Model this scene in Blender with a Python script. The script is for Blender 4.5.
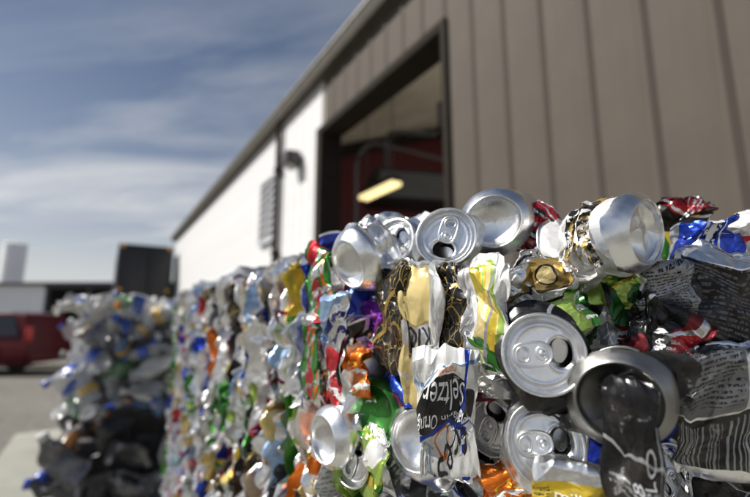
import bpy, bmesh, math, random
import numpy as np
from mathutils import Vector, Matrix

R = math.radians
PI = math.pi
for o in list(bpy.data.objects):
    bpy.data.objects.remove(o)
scn = bpy.context.scene
COL = scn.collection

# ------------------------------------------------------------------ camera
FPX = 420.0                       # focal length in pixels of a 750 px wide frame
YAW, PITCH = R(32.47), R(9.46)
CAMPOS = np.array((0.0, 0.0, 1.58))
FWD = np.array((math.sin(YAW) * math.cos(PITCH), math.cos(YAW) * math.cos(PITCH), math.sin(PITCH)))
RGT = np.array((math.cos(YAW), -math.sin(YAW), 0.0))
UPV = np.cross(RGT, FWD)
cam = bpy.data.cameras.new('camera')
cam.sensor_width = 36.0
cam.lens = FPX / 750.0 * 36.0
cam.clip_start = 0.01
cam.clip_end = 3000
cam.dof.use_dof = True
cam.dof.focus_distance = 0.325
cam.dof.aperture_fstop = 3.4
cam_ob = bpy.data.objects.new('camera', cam)
COL.objects.link(cam_ob)
cam_ob.matrix_world = Matrix(((RGT[0], UPV[0], -FWD[0], 0), (RGT[1], UPV[1], -FWD[1], 0),
                              (RGT[2], UPV[2], -FWD[2], CAMPOS[2]), (0, 0, 0, 1)))
scn.camera = cam_ob


def at(px, py, d):
    """point at depth d (m) seen at photo pixel px, py"""
    return CAMPOS + d * (FWD + RGT * (px - 375.0) / FPX + UPV * (248.5 - py) / FPX)


def proj(P):
    v = np.asarray(P, float) - CAMPOS
    d = v @ FWD
    return 375 + FPX * (v @ RGT) / d, 248.5 - FPX * (v @ UPV) / d, d


# ------------------------------------------------------------------ world, sun, exposure
SUN_EL, SUN_AZ_FROM_LEFT = R(45), R(27)      # sun stands to the left (-X), a little ahead (+Y)
sdir = Vector((-math.cos(SUN_AZ_FROM_LEFT) * math.cos(SUN_EL), math.sin(SUN_AZ_FROM_LEFT) * math.cos(SUN_EL), math.sin(SUN_EL)))
world = bpy.data.worlds.new('World')
scn.world = world
world.use_nodes = True
wn, wl = world.node_tree.nodes, world.node_tree.links
wn.clear()
w_out = wn.new('ShaderNodeOutputWorld')
w_bg = wn.new('ShaderNodeBackground')
w_sky = wn.new('ShaderNodeTexSky')
w_sky.sky_type = 'NISHITA'
w_sky.sun_disc = False
w_sky.sun_elevation = SUN_EL
w_sky.sun_rotation = math.atan2(sdir.x, sdir.y)
w_sky.air_density = 1.0
w_sky.dust_density = 1.2
w_sky.ozone_density = 3.2
w_bg.inputs['Strength'].default_value = 0.054
# thin cirrus streaks on a plane overhead
tc = wn.new('ShaderNodeTexCoord')
sep = wn.new('ShaderNodeSeparateXYZ')
wl.new(tc.outputs['Generated'], sep.inputs[0])


def wmath(op, a, b=None, clamp=False):
    n = wn.new('ShaderNodeMath')
    n.operation = op
    n.use_clamp = clamp
    for i, v in enumerate((a, b)):
        if v is None:
            continue
        if isinstance(v, (int, float)):
            n.inputs[i].default_value = v
        else:
            wl.new(v, n.inputs[i])
    return n.outputs[0]


zc = wmath('ADD', wmath('MAXIMUM', sep.outputs[2], 0.0), 0.12)
comb = wn.new('ShaderNodeCombineXYZ')
wl.new(wmath('DIVIDE', sep.outputs[0], zc), comb.inputs[0])
wl.new(wmath('DIVIDE', sep.outputs[1], zc), comb.inputs[1])
mp = wn.new('ShaderNodeMapping')
mp.inputs['Rotation'].default_value = (0, 0, R(38))
wl.new(comb.outputs[0], mp.inputs[0])
mp2 = wn.new('ShaderNodeMapping')
mp2.inputs['Scale'].default_value = (0.55, 1.7, 1.0)
mp2.inputs['Location'].default_value = (8.81, 11.27, 5.29)
wl.new(mp.outputs[0], mp2.inputs[0])
nz = wn.new('ShaderNodeTexNoise')
nz.inputs['Scale'].default_value = 1.05
nz.inputs['Detail'].default_value = 7
nz.inputs['Roughness'].default_value = 0.58
nz.inputs['Distortion'].default_value = 0.5
wl.new(mp2.outputs[0], nz.inputs['Vector'])
rp = wn.new('ShaderNodeValToRGB')
rp.color_ramp.elements[0].position = 0.385
rp.color_ramp.elements[0].color = (0.04, 0.04, 0.04, 1)
rp.color_ramp.elements[1].position = 0.70
rp.color_ramp.elements[1].color = (0.80, 0.80, 0.80, 1)
wl.new(nz.outputs['Fac'], rp.inputs[0])
haze_f = wmath('MULTIPLY', wmath('POWER', wmath('SUBTRACT', 1.0, wmath('MAXIMUM', sep.outputs[2], 0.0)), 4.6), 0.95)
thin = wmath('SUBTRACT', 1.25, wmath('MULTIPLY', sep.outputs[2], 1.45), clamp=True)     # cirrus thins out overhead
cf = wmath('MAXIMUM', wmath('MULTIPLY', rp.outputs[0], thin), haze_f)
cmix = wn.new('ShaderNodeMix')
cmix.data_type = 'RGBA'
wl.new(cf, cmix.inputs['Factor'])
wl.new(w_sky.outputs[0], cmix.inputs['A'])
cmix.inputs['B'].default_value = (11.3, 11.2, 11.2, 1)
wl.new(cmix.outputs['Result'], w_bg.inputs['Color'])
wl.new(w_bg.outputs[0], w_out.inputs[0])

sun = bpy.data.lights.new('sun', 'SUN')
sun.energy = 5.0
sun.angle = R(0.53)
sun.color = (1.0, 0.955, 0.88)
sun_ob = bpy.data.objects.new('sun', sun)
COL.objects.link(sun_ob)
sun_ob.rotation_euler = sdir.to_track_quat('Z', 'Y').to_euler()
sun_ob.location = (-8, 4, 12)

scn.view_settings.view_transform = 'Standard'
scn.view_settings.look = 'None'
scn.view_settings.exposure = 0.36
scn.view_settings.gamma = 1.0
scn.view_settings.use_curve_mapping = False

# ------------------------------------------------------------------ material helpers


class NT:
    """small node-tree writer"""

    def __init__(self, name):
        self.m = bpy.data.materials.new(name)
        self.m.use_nodes = True
        self.n, self.l = self.m.node_tree.nodes, self.m.node_tree.links
        self.b = self.n['Principled BSDF']

    def sock(self, s, v):
        if isinstance(v, (int, float)):
            s.default_value = v
        elif isinstance(v, tuple):
            s.default_value = v if len(v) == 4 or s.type == 'VECTOR' else (*v, 1)
        else:
            self.l.new(v, s)

    def math(self, op, a, b=None, c=None, clamp=False):
        x = self.n.new('ShaderNodeMath')
        x.operation = op
        x.use_clamp = clamp
        for i, v in enumerate((a, b, c)):
            if v is not None:
                self.sock(x.inputs[i], v)
        return x.outputs[0]

    def mix(self, f, a, b):
        x = self.n.new('ShaderNodeMix')
        x.data_type = 'RGBA'
        self.sock(x.inputs['Factor'], f)
        self.sock(x.inputs['A'], a)
        self.sock(x.inputs['B'], b)
        return x.outputs['Result']

    def coord(self, kind='Object'):
        return self.n.new('ShaderNodeTexCoord').outputs[kind]

    def mapping(self, vec, scale=(1, 1, 1), loc=(0, 0, 0), rot=(0, 0, 0)):
        x = self.n.new('ShaderNodeMapping')
        x.inputs['Scale'].default_value = scale
        x.inputs['Location'].default_value = loc
        x.inputs['Rotation'].default_value = rot
        self.l.new(vec, x.inputs[0])
        return x.outputs[0]

    def noise(self, vec, scale, detail=4, rough=0.55, dist=0.0):
        x = self.n.new('ShaderNodeTexNoise')
        x.inputs['Scale'].default_value = scale
        x.inputs['Detail'].default_value = detail
        x.inputs['Roughness'].default_value = rough
        x.inputs['Distortion'].default_value = dist
        if vec is not None:
            self.l.new(vec, x.inputs['Vector'])
        return x.outputs['Fac']

    def ramp(self, f, *stops, interp='LINEAR'):
        x = self.n.new('ShaderNodeValToRGB')
        e = x.color_ramp.elements
        x.color_ramp.interpolation = interp
        while len(e) < len(stops):
            e.new(0.5)
        for i, (p, c) in enumerate(stops):
            e[i].position = p
            e[i].color = (c, c, c, 1) if isinstance(c, (int, float)) else (*c, 1)
        self.l.new(f, x.inputs[0])
        return x.outputs[0]

    def bump(self, h, strength=0.3, dist=0.01):
        x = self.n.new('ShaderNodeBump')
        x.inputs['Strength'].default_value = strength
        x.inputs['Distance'].default_value = dist
        self.l.new(h, x.inputs['Height'])
        self.l.new(x.outputs[0], self.b.inputs['Normal'])

    def set(self, **kw):
        for k, v in kw.items():
            self.sock(self.b.inputs[k.replace('_', ' ')], v)
        return self.m


def simple(name, col, rough=0.6, metal=0.0, var=0.12, scale=6.0, bump=0.0, spec=0.5):
    t = NT(name)
    v = t.noise(t.coord(), scale, 5)
    dark = tuple(c * (1 - var) for c in col)
    lite = tuple(min(1, c * (1 + var)) for c in col)
    t.set(Base_Color=t.ramp(v, (0.3, dark), (0.7, lite)), Metallic=metal,
          Roughness=t.math('ADD', rough - 0.05, t.math('MULTIPLY', v, 0.1)))
    t.b.inputs['Specular IOR Level'].default_value = spec
    if bump:
        t.bump(t.noise(t.coord(), scale * 6, 4), bump, 0.01)
    return t.m


# ------------------------------------------------------------------ mesh helpers


def link(name, me, parent=None, mats=()):
    o = bpy.data.objects.new(name, me)
    COL.objects.link(o)
    if parent is not None:
        o.parent = parent
    if me is not None:
        for m in mats:
            me.materials.append(m)
    return o


def empty(name, loc=(0, 0, 0), rz=0.0, label=None, cat=None):
    o = bpy.data.objects.new(name, None)
    o.empty_display_size = 0.1
    COL.objects.link(o)
    o.location = loc
    o.rotation_euler = (0, 0, rz)
    if label:
        o['label'] = label
        o['category'] = cat
    return o


def mesh_pd(name, V, F, uv=None, smooth=True, angle=None, mat_idx=None):
    me = bpy.data.meshes.new(name)
    me.from_pydata([tuple(map(float, v)) for v in V], [], F)
    if uv is not None:
        lay = me.uv_layers.new(name='UVMap')
        lay.data.foreach_set('uv', np.asarray(uv, float).ravel())
    if mat_idx is not None:
        me.polygons.foreach_set('material_index', mat_idx)
    if smooth:
        me.polygons.foreach_set('use_smooth', [True] * len(me.polygons))
        if angle:
            me.set_sharp_from_angle(angle=angle)
    me.update()
    return me


class MB:
    """collects boxes / tubes / lathes into one mesh"""

    def __init__(self):
        self.V, self.F = [], []

    def box(self, x0, x1, y0, y1, z0, z1):
        b = len(self.V)
        self.V += [(x0, y0, z0), (x1, y0, z0), (x1, y1, z0), (x0, y1, z0),
                   (x0, y0, z1), (x1, y0, z1), (x1, y1, z1), (x0, y1, z1)]
        self.F += [[b + i for i in f] for f in ((0, 3, 2, 1), (4, 5, 6, 7), (0, 1, 5, 4), (1, 2, 6, 5), (2, 3, 7, 6), (3, 0, 4, 7))]
        return self

    def prism(self, poly, lo, hi, axis='y'):
        """poly of 2D points extruded along an axis ('y': points are x,z; 'x': y,z; 'z': x,y)"""
        b, n = len(self.V), len(poly)
        for h in (lo, hi):
            for p, q in poly:
                self.V.append({'y': (p, h, q), 'x': (h, p, q), 'z': (p, q, h)}[axis])
        self.F += [[b + i for i in range(n)], [b + n + i for i in reversed(range(n))]]
        self.F += [[b + i, b + n + i, b + n + (i + 1) % n, b + (i + 1) % n] for i in range(n)]
        return self

    def tube(self, pts, r, n=10, closed=False):
        pts = [Vector(p) for p in pts]
        b, k = len(self.V), len(pts)
        ref = Vector((0, 0, 1))
        for i, p in enumerate(pts):
            if closed:
                d = pts[(i + 1) % k] - pts[i - 1]
            else:
                d = pts[min(i + 1, k - 1)] - pts[max(i - 1, 0)]
            d.normalize()
            if abs(d.dot(ref)) > 0.95:
                s = d.cross(Vector((1, 0, 0)))
            else:
                s = d.cross(ref)
            s.normalize()
            t = d.cross(s)
            rr = r[i] if isinstance(r, (list, tuple)) else r
            for j in range(n):
                a = 2 * PI * j / n
                self.V.append(tuple(p + rr * (math.cos(a) * s + math.sin(a) * t)))
        for i in range(k if closed else k - 1):
            i2 = (i + 1) % k
            for j in range(n):
                j2 = (j + 1) % n
                self.F.append([b + i * n + j, b + i * n + j2, b + i2 * n + j2, b + i2 * n + j])
        if not closed:
            self.F.append([b + j for j in reversed(range(n))])
            self.F.append([b + (k - 1) * n + j for j in range(n)])
        return self

    def lathe(self, prof, n=32, mat=None):
        """profile of (r, z) about the z axis; mat: optional Matrix"""
        b = len(self.V)
        for r, z in prof:
            for j in range(n):
                a = 2 * PI * j / n
                v = Vector((r * math.cos(a), r * math.sin(a), z))
                self.V.append(tuple(mat @ v if mat else v))
        for i in range(len(prof) - 1):
            for j in range(n):
                j2 = (j + 1) % n
                self.F.append([b + i * n + j, b + i * n + j2, b + (i + 1) * n + j2, b + (i + 1) * n + j])
        return self

    def build(self, name, mat, parent=None, smooth=False, angle=R(35), bevel=0.0, kind=None):
        me = bpy.data.meshes.new(name)
        me.from_pydata(self.V, [], self.F)
        bm = bmesh.new()
        bm.from_mesh(me)
        bmesh.ops.recalc_face_normals(bm, faces=bm.faces)
        if bevel:
            bmesh.ops.bevel(bm, geom=list(bm.edges), offset=bevel, segments=2, affect='EDGES', profile=0.5)
        bm.to_mesh(me)
        bm.free()
        if smooth or bevel:
            me.polygons.foreach_set('use_smooth', [True] * len(me.polygons))
            me.set_sharp_from_angle(angle=angle)
        o = link(name, me, parent, (mat,))
        if kind:
            o['kind'] = kind
        return o


# ------------------------------------------------------------------ setting materials
def gravel_mat():
    t = NT('gravel_yard')
    c = t.coord()
    big = t.noise(c, 0.35, 5, 0.6)
    fine = t.noise(c, 38, 4, 0.7)
    mid = t.noise(c, 6, 4, 0.6)
    v = t.n.new('ShaderNodeTexVoronoi')
    v.inputs['Scale'].default_value = 55
    t.l.new(c, v.inputs['Vector'])
    base = t.ramp(t.math('ADD', t.math('MULTIPLY', big, 0.5), t.math('MULTIPLY', mid, 0.5)), (0.38, (0.085, 0.078, 0.064)), (0.62, (0.20, 0.187, 0.158)))
    stone = t.mix(t.math('MULTIPLY', v.outputs['Color'], 0.35), base, (0.29, 0.275, 0.25))
    t.set(Base_Color=t.mix(t.ramp(fine, (0.35, 1.0), (0.55, 0.0)), stone, (0.085, 0.08, 0.072)), Roughness=0.95)
    t.bump(t.math('ADD', fine, v.outputs['Distance']), 0.6, 0.012)
    return t.m


def concrete_mat(name='concrete', col=(0.36, 0.34, 0.30)):
    t = NT(name)
    c = t.coord()
    big = t.noise(c, 0.9, 6, 0.62)
    fine = t.noise(c, 45, 4, 0.6)
    base = t.ramp(big, (0.3, tuple(x * 0.78 for x in col)), (0.7, tuple(x * 1.12 for x in col)))
    t.set(Base_Color=t.mix(t.ramp(t.noise(c, 3.3, 5, 0.7), (0.56, 0.0), (0.72, 0.45)), base, (0.15, 0.14, 0.125)), Roughness=0.9)
    t.bump(fine, 0.25, 0.004)
    return t.m


def siding_mat(name, col, dust):
    t = NT(name)
    c = t.coord()
    streak = t.noise(t.mapping(c, (9, 9, 0.5)), 1.0, 5, 0.6)
    blot = t.noise(c, 2.2, 5, 0.6)
    f = t.math('ADD', t.math('MULTIPLY', streak, 0.5), t.math('MULTIPLY', blot, 0.5))
    base = t.ramp(f, (0.32, tuple(x * 0.88 for x in col)), (0.68, tuple(min(x * 1.1, 0.9) for x in col)))
    spots = t.ramp(t.noise(c, 7.0, 2, 0.4), (0.72, 0.0), (0.78, 0.35))
    t.set(Base_Color=t.mix(spots, base, dust), Roughness=0.7, Metallic=0.0)
    t.b.inputs['Specular IOR Level'].default_value = 0.15
    t.bump(t.noise(t.mapping(c, (3, 3, 0.8)), 1.5, 2), 0.08, 0.02)
    return t.m


M = dict(
    gravel=gravel_mat(),
    concrete=concrete_mat('concrete', (0.25, 0.25, 0.215)),
    brown=siding_mat('brown_painted_steel', (0.093, 0.079, 0.066), (0.062, 0.053, 0.045)),
    white=siding_mat('white_painted_steel', (0.64, 0.64, 0.645), (0.56, 0.55, 0.53)),
    trim=simple('dark_brown_trim', (0.026, 0.022, 0.018), 0.85, spec=0.08),
    gutter=simple('grey_brown_gutter', (0.095, 0.088, 0.075), 0.8, spec=0.1),
    soffit=simple('soffit_brown', (0.10, 0.09, 0.078), 0.7),
    grey=simple('grey_paint', (0.20, 0.205, 0.21), 0.5),
    louver=simple('light_grey_louver', (0.42, 0.43, 0.45), 0.5),
    lampgrey=simple('lamp_housing_bronze', (0.055, 0.053, 0.05), 0.45),
    roofsteel=simple('roof_steel', (0.30, 0.29, 0.27), 0.5, 0.3),
    insul=simple('insulation_facing', (0.80, 0.76, 0.65), 0.8, scale=1.2),
    redwall=simple('dark_red_interior_wall', (0.085, 0.007, 0.010), 0.7, scale=1.5),
    floor=concrete_mat('interior_floor', (0.55, 0.52, 0.47)),
    galv=simple('galvanised_steel', (0.13, 0.133, 0.137), 0.55, 0.8, scale=20),
    black=simple('black_paint', (0.010, 0.010, 0.012), 0.45),
    blackbox=simple('black_box_panels', (0.013, 0.013, 0.016), 0.5, scale=2),
    rubber=simple('tyre_rubber', (0.018, 0.018, 0.018), 0.85),
    red=simple('maroon_car_paint', (0.056, 0.0028, 0.006), 0.4, 0.0, 0.1, 2, spec=0.15),
    chrome=simple('wheel_alloy', (0.70, 0.71, 0.72), 0.5, 0.2),
    silo=simple('silo_white', (0.86, 0.87, 0.88), 0.5, 0.0, 0.05, scale=0.6),
    farwhite=simple('far_white_cladding', (0.86, 0.87, 0.88), 0.6, 0.0, 0.05, scale=0.5),
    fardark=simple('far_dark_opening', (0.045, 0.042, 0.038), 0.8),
    farroof=simple('far_roof_edge', (0.05, 0.052, 0.056), 0.6),
    dirtkerb=concrete_mat('kerb_concrete', (0.30, 0.28, 0.25)),
)
t = NT('car_glass')
t.set(Base_Color=(0.015, 0.017, 0.02), Roughness=0.05)
M['glass'] = t.m
t = NT('amber_lens')
t.set(Base_Color=(0.55, 0.28, 0.02), Roughness=0.25)
M['amber'] = t.m
t = NT('red_lens')
t.set(Base_Color=(0.35, 0.01, 0.01), Roughness=0.2)
M['redlens'] = t.m
t = NT('fluorescent_tube')
t.set(Base_Color=(0.9, 0.8, 0.5), Emission_Color=(1.0, 0.80, 0.38), Emission_Strength=1.1)
M['tube'] = t.m

# ------------------------------------------------------------------ ground
g = MB()
N = 40
g.V = [(-400 + 800 * i / N, -400 + 800 * j / N, 0.0) for j in range(N + 1) for i in range(N + 1)]
g.F = [[j * (N + 1) + i, j * (N + 1) + i + 1, (j + 1) * (N + 1) + i + 1, (j + 1) * (N + 1) + i] for j in range(N) for i in range(N)]
ground = g.build('ground', M['gravel'])
ground['kind'] = 'structure'
apron = MB()
apron.box(-0.86, 2.62, -6, 0.55, -0.1, 0.06).box(-0.86, 2.62, 0.56, 4.05, -0.1, 0.06).box(-0.86, 2.62, 4.06, 7.6, -0.1, 0.06)
apron_o = apron.build('pavement', M['concrete'], bevel=0.012)
apron_o['kind'] = 'structure'
kerb = MB().box(-0.07, 0.07, -9, 7, -0.1, 0.13).build('kerb', M['dirtkerb'], bevel=0.02)
kp = at(20, 372, 13.6)
kerb.location = (kp[0], kp[1], 0)
kerb.rotation_euler = (0, 0, -PI / 2 - YAW)
kerb['kind'] = 'structure'

# ------------------------------------------------------------------ the long steel building on the right
WX, PANEL = 2.29, 0.305
EAVE = 4.84
DY0, DY1, DZ = 2.49, 4.91, 4.07          # roller door opening
bld = empty('steel_building', (WX, 0, 0), 0, 'long steel building with white far wall, brown near siding and open doorway', 'building')


def panel_mesh(name, h, rib=0.016, w=PANEL):
    """ribbed cladding panel, face towards -X, y from 0 to w, z from 0 to h"""
    prof = [(0, 0.0), (-rib, 0.028), (-rib, 0.048), (0, 0.070), (0, w - 0.0015), (0.02, w - 0.0015), (0.02, 0.0)]
    m = MB()
    m.prism([(x, y) for x, y in prof], 0, h, 'z')
    me = bpy.data.meshes.new(name)
    me.from_pydata(m.V, [], m.F)
    bm = bmesh.new()
    bm.from_mesh(me)
    bmesh.ops.recalc_face_normals(bm, faces=bm.faces)
    bm.to_mesh(me)
    bm.free()
    return me


def add_panels(name, y0, count, z0, h, mat, rib=0.016):
    me = panel_mesh(name, h, rib)
    me.materials.append(mat)
    for i in range(count):
        o = link('siding_panel', me, bld)
        o.location = (0, y0 + i * PANEL, z0)


n_near = 15
add_panels('siding_panel', DY0 - 0.06 - n_near * PANEL, n_near, 0.0, EAVE, M['brown'])
add_panels('siding_panel_short', DY0 - 0.06 + 0.002, 8, DZ + 0.10, EAVE - DZ - 0.10, M['brown'])
WY0 = DY0 - 0.06 + 8 * PANEL + 0.006
add_panels('siding_panel_white', WY0 + 0.075, 47, 0.0, EAVE, M['white'], 0.010)
WEND = WY0 + 0.075 + 47 * PANEL
# door trim: jambs, head, corner trim
MB().box(-0.035, 0.28, DY0 - 0.062, DY0, 0, DZ + 0.098).build('door_jamb', M['trim'], bld, bevel=0.004)
MB().box(-0.035, 0.28, DY1, DY1 + 0.16, 0, DZ + 0.098).build('door_jamb', M['trim'], bld, bevel=0.004)
MB().box(-0.033, 0.278, DY0 + 0.001, DY1 - 0.001, DZ, DZ + 0.097).build('door_head', M['trim'], bld, bevel=0.004)
# wall behind cladding (thickness) so that light does not leak
m = MB()
m.box(0.025, 0.20, DY0 - 0.064 - n_near * PANEL, DY0 - 0.063, 0, EAVE - 0.01)
m.box(0.025, 0.20, DY1 + 0.161, WEND, 0, EAVE - 0.01)
m.box(0.025, 0.20, DY0 - 0.062, DY1 + 0.16, DZ + 0.10, EAVE - 0.01)
m.build('wall_core', M['insul'], bld)
# eave: soffit, gutter, roof
Y0B = DY0 - 0.06 - n_near * PANEL
OV = 0.15
MB().box(-OV + 0.02, 0.02, Y0B - 0.3, WEND + 0.3, EAVE + 0.002, EAVE + 0.02).build('soffit', M['soffit'], bld)
gp = [(-OV, EAVE + 0.15), (-OV - 0.012, EAVE + 0.155), (-OV - 0.012, EAVE + 0.10), (-OV + 0.004, EAVE + 0.03), (-OV + 0.018, EAVE - 0.003),
      (-OV + 0.10, EAVE - 0.003), (-OV + 0.10, EAVE + 0.0), (-OV + 0.02, EAVE + 0.0), (-OV + 0.006, EAVE + 0.10)]
MB().prism(gp, Y0B - 0.3, WEND + 0.3, 'y').build('gutter', M['gutter'], bld)
SL = 0.40


def slope(name, mat, x0, x1, y0, y1, z, th, parent=None):
    """a strip of the pitched roof (ridge at x = 6), underside at height z above the eave line"""
    zz = lambda x: EAVE + z + (min(x, 12 - x) * SL)
    return MB().prism([(x0, zz(x0)), (x1, zz(x1)), (x1, zz(x1) + th), (x0, zz(x0) + th)], y0, y1, 'y').build(name, mat, parent or bld)


RL = (1.0, 5.6, -0.8, 4.8)           # unseen roof opening added to brighten the ceiling: x0, x1, y0, y1
YR0, YR1 = Y0B - 0.35, WEND + 0.35
for (x0, x1, y0, y1) in ((-OV - 0.03, 6, YR0, RL[2]), (-OV - 0.03, RL[0], RL[2], RL[3]), (RL[1], 6, RL[2], RL[3]), (-OV - 0.03, 6, RL[3], YR1), (6, 6.5, RL[2], RL[3]), (10.9, 12.15, RL[2], RL[3]), (6, 12.15, YR0, RL[2]), (6, 12.15, RL[3], YR1)):
    slope('roof', M['roofsteel'], x0, x1, y0, y1, 0.235, 0.03)
    if y0 < 9.1:
        slope('ceiling', M['insul'], max(x0, 0.2), min(x1, 11.8), y0, min(y1, 9.0), 0.12, 0.06)
t = NT('added_rooflight_sheet')  # unseen sheets on both slopes, added to let sun into the shed
t.set(Base_Color=(0.9, 0.9, 0.88), Roughness=0.3, Alpha=0.12)
for i in range(4):
    slope('added_rooflight_panel', t.m, RL[0] + 0.002, RL[1] - 0.002, RL[2] + 0.01 + i * 1.4, RL[2] + 1.39 + i * 1.4, 0.24, 0.004)
    slope('added_rooflight_panel', t.m, 6.502, 10.898, RL[2] + 0.01 + i * 1.4, RL[2] + 1.39 + i * 1.4, 0.24, 0.004)
MB().box(-OV - 0.03, -OV + 0.012, Y0B - 0.34, WEND + 0.34, EAVE + 0.192, EAVE + 0.215).build('eave_flashing', M['gutter'], bld)
# inside of the shed
MB().prism([(0.21, 0), (0.21, EAVE + 0.1), (6.0, EAVE + 0.1 + 5.78 * SL), (11.6, EAVE + 0.1), (11.6, 0)], 9.0, 9.1, 'y').build('partition_wall', M['redwall'], bld)
MB().box(11.6, 11.8, Y0B + 0.05, 9.1, 0, EAVE + 0.1).build('back_wall', M['insul'], bld)
MB().prism([(0.21, 0), (0.21, EAVE + 0.1), (6.0, EAVE + 0.1 + 5.78 * SL), (11.6, EAVE + 0.1), (11.6, 0)], Y0B - 0.1, Y0B + 0.04, 'y').build('end_wall', M['insul'], bld)
MB().prism([(0.03, 0), (0.03, EAVE + 0.1), (6.0, EAVE + 0.1 + 5.78 * SL), (12.0, EAVE + 0.1), (12.0, 0)], WEND + 0.01, WEND + 0.1, 'y').build('far_gable', M['white'], bld)
MB().box(11.85, 12.0, Y0B, WEND, 0, EAVE + 0.1).build('rear_wall', M['brown'], bld)
MB().box(0.20, 11.6, Y0B, 9.0, 0.01, 0.075).build('shed_floor', M['floor'], bld)
# rafters under the ceiling
for yb in (1.2, 8.6):
    MB().prism([(0.35, EAVE - 0.15), (6.0, EAVE - 0.15 + 5.65 * SL), (6.0, EAVE + 0.05 + 5.65 * SL), (0.35, EAVE + 0.05)], yb - 0.07, yb + 0.07, 'y').build('rafter', M['trim'], bld)
# overhead door track
tr = [(0.43, DY1 - 0.17, 0.08), (0.43, DY1 - 0.17, DZ - 0.45)]
for i in range(1, 9):
    a = i / 8 * PI / 2
    tr.append((0.43 + 0.42 * (1 - math.cos(a)), DY1 - 0.17, DZ - 0.45 + 0.42 * math.sin(a)))
tr.append((3.4, DY1 - 0.17, DZ - 0.01))
MB().tube(tr, 0.022, 8).build('door_track', M['galv'], bld, smooth=True)
tr = [(x, DY0 + 0.17, z) for x, y, z in tr]
MB().tube(tr, 0.028, 8).build('door_track', M['galv'], bld, smooth=True)
# downspout and louvred vent
ds = [(-OV + 0.06, 6.48, EAVE), (-OV + 0.06, 6.48, EAVE - 0.08), (-0.075, 6.48, EAVE - 0.22), (-0.075, 6.48, 0.15), (-0.2, 6.48, 0.08)]
MB().tube(ds, 0.05, 4).build('downspout', M['trim'], bld)
for zz in (1.2, 2.6, 4.0):
    MB().box(-0.128, -0.026, 6.40, 6.56, zz, zz + 0.04).build('downspout_strap', M['trim'], bld)
VY0, VY1, VZ0, VZ1 = 6.62, 7.42, 2.85, 4.02
vf = MB()
vf.box(-0.07, -0.026, VY0, VY0 + 0.05, VZ0, VZ1).box(-0.07, -0.026, VY1 - 0.05, VY1, VZ0, VZ1)
vf.box(-0.07, -0.026, VY0 + 0.05, VY1 - 0.05, VZ0, VZ0 + 0.05).box(-0.07, -0.026, VY0 + 0.05, VY1 - 0.05, VZ1 - 0.05, VZ1)
vent = vf.build('louvre_vent', M['louver'], bld)
MB().box(-0.030, -0.0255, VY0 + 0.05, VY1 - 0.05, VZ0 + 0.05, VZ1 - 0.05).build('vent_backing', M['trim'], vent)
for i in range(8):
    z = VZ0 + 0.065 + i * 0.132
    MB().prism([(-0.068, z), (-0.060, z - 0.004), (-0.034, z + 0.07), (-0.040, z + 0.075)], VY0 + 0.051, VY1 - 0.051, 'y').build('slat', M['louver'], vent)

lamp = empty('wall_lamp', (WX - 0.026, 5.72, 3.80), 0, 'dark boxy wall light on white siding next to downspout', 'lamp')
MB().box(-0.05, 0, -0.10, 0.10, 0.02, 0.24).build('back_plate', M['lampgrey'], lamp, bevel=0.008)
MB().prism([(-0.051, 0.02), (-0.051, 0.24), (-0.23, 0.22), (-0.23, 0.03)], -0.13, 0.13, 'y').build('housing', M['lampgrey'], lamp, bevel=0.01)
t = NT('lamp_glass')
t.set(Base_Color=(0.45, 0.45, 0.42), Roughness=0.3)
MB().prism([(-0.07, -0.004), (-0.205, 0.040), (-0.205, 0.033), (-0.07, -0.02)], -0.10, 0.10, 'y').build('lens', t.m, lamp)

# fluorescent fitting hanging inside
fp = at(379, 191, 6.2)
fl = empty('fluorescent_light', fp, R(8), 'glowing yellow fluorescent fitting hanging inside the open doorway', 'light')
MB().box(-0.45, 0.45, -0.09, 0.09, 0.03, 0.10).build('housing', M['black'], fl, bevel=0.006)
MB().tube([(-0.44, -0.05, 0), (0.44, -0.05, 0)], 0.04, 12).build('tube', M['tube'], fl, smooth=True)
MB().tube([(-0.44, 0.05, 0), (0.44, 0.05, 0)], 0.04, 12).build('tube', M['tube'], fl, smooth=True)
fl.rotation_euler = (0, 0, R(90))
for x in (-0.35, 0.35):
    MB().tube([(x, 0, 0.10), (x, 0, 2.2)], 0.008, 6).build('hanger', M['galv'], fl, smooth=True)
hp = at(410, 150, 7.6)
htr = empty('unit_heater', (hp[0], hp[1], hp[2] - 0.75), R(-20), 'dark unit heater with flue pipe hung behind the fluorescent fitting', 'heater')
MB().box(-0.75, 0.75, -0.4, 0.4, -0.3, 0.22).build('cabinet', M['black'], htr, bevel=0.02)
for i in range(7):
    MB().box(-0.66, 0.66, -0.425, -0.401, -0.25 + i * 0.062, -0.215 + i * 0.062).build('slat', M['grey'], htr)
MB().tube([(-0.45, 0, 0.22), (-0.45, 0, 0.9), (-0.38, 0, 1.02), (-0.2, 0, 1.08), (0.5, 0, 1.1), (0.6, 0, 1.3), (0.6, 0, 1.75)], 0.05, 12).build('flue_pipe', M['galv'], htr, smooth=True)

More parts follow.
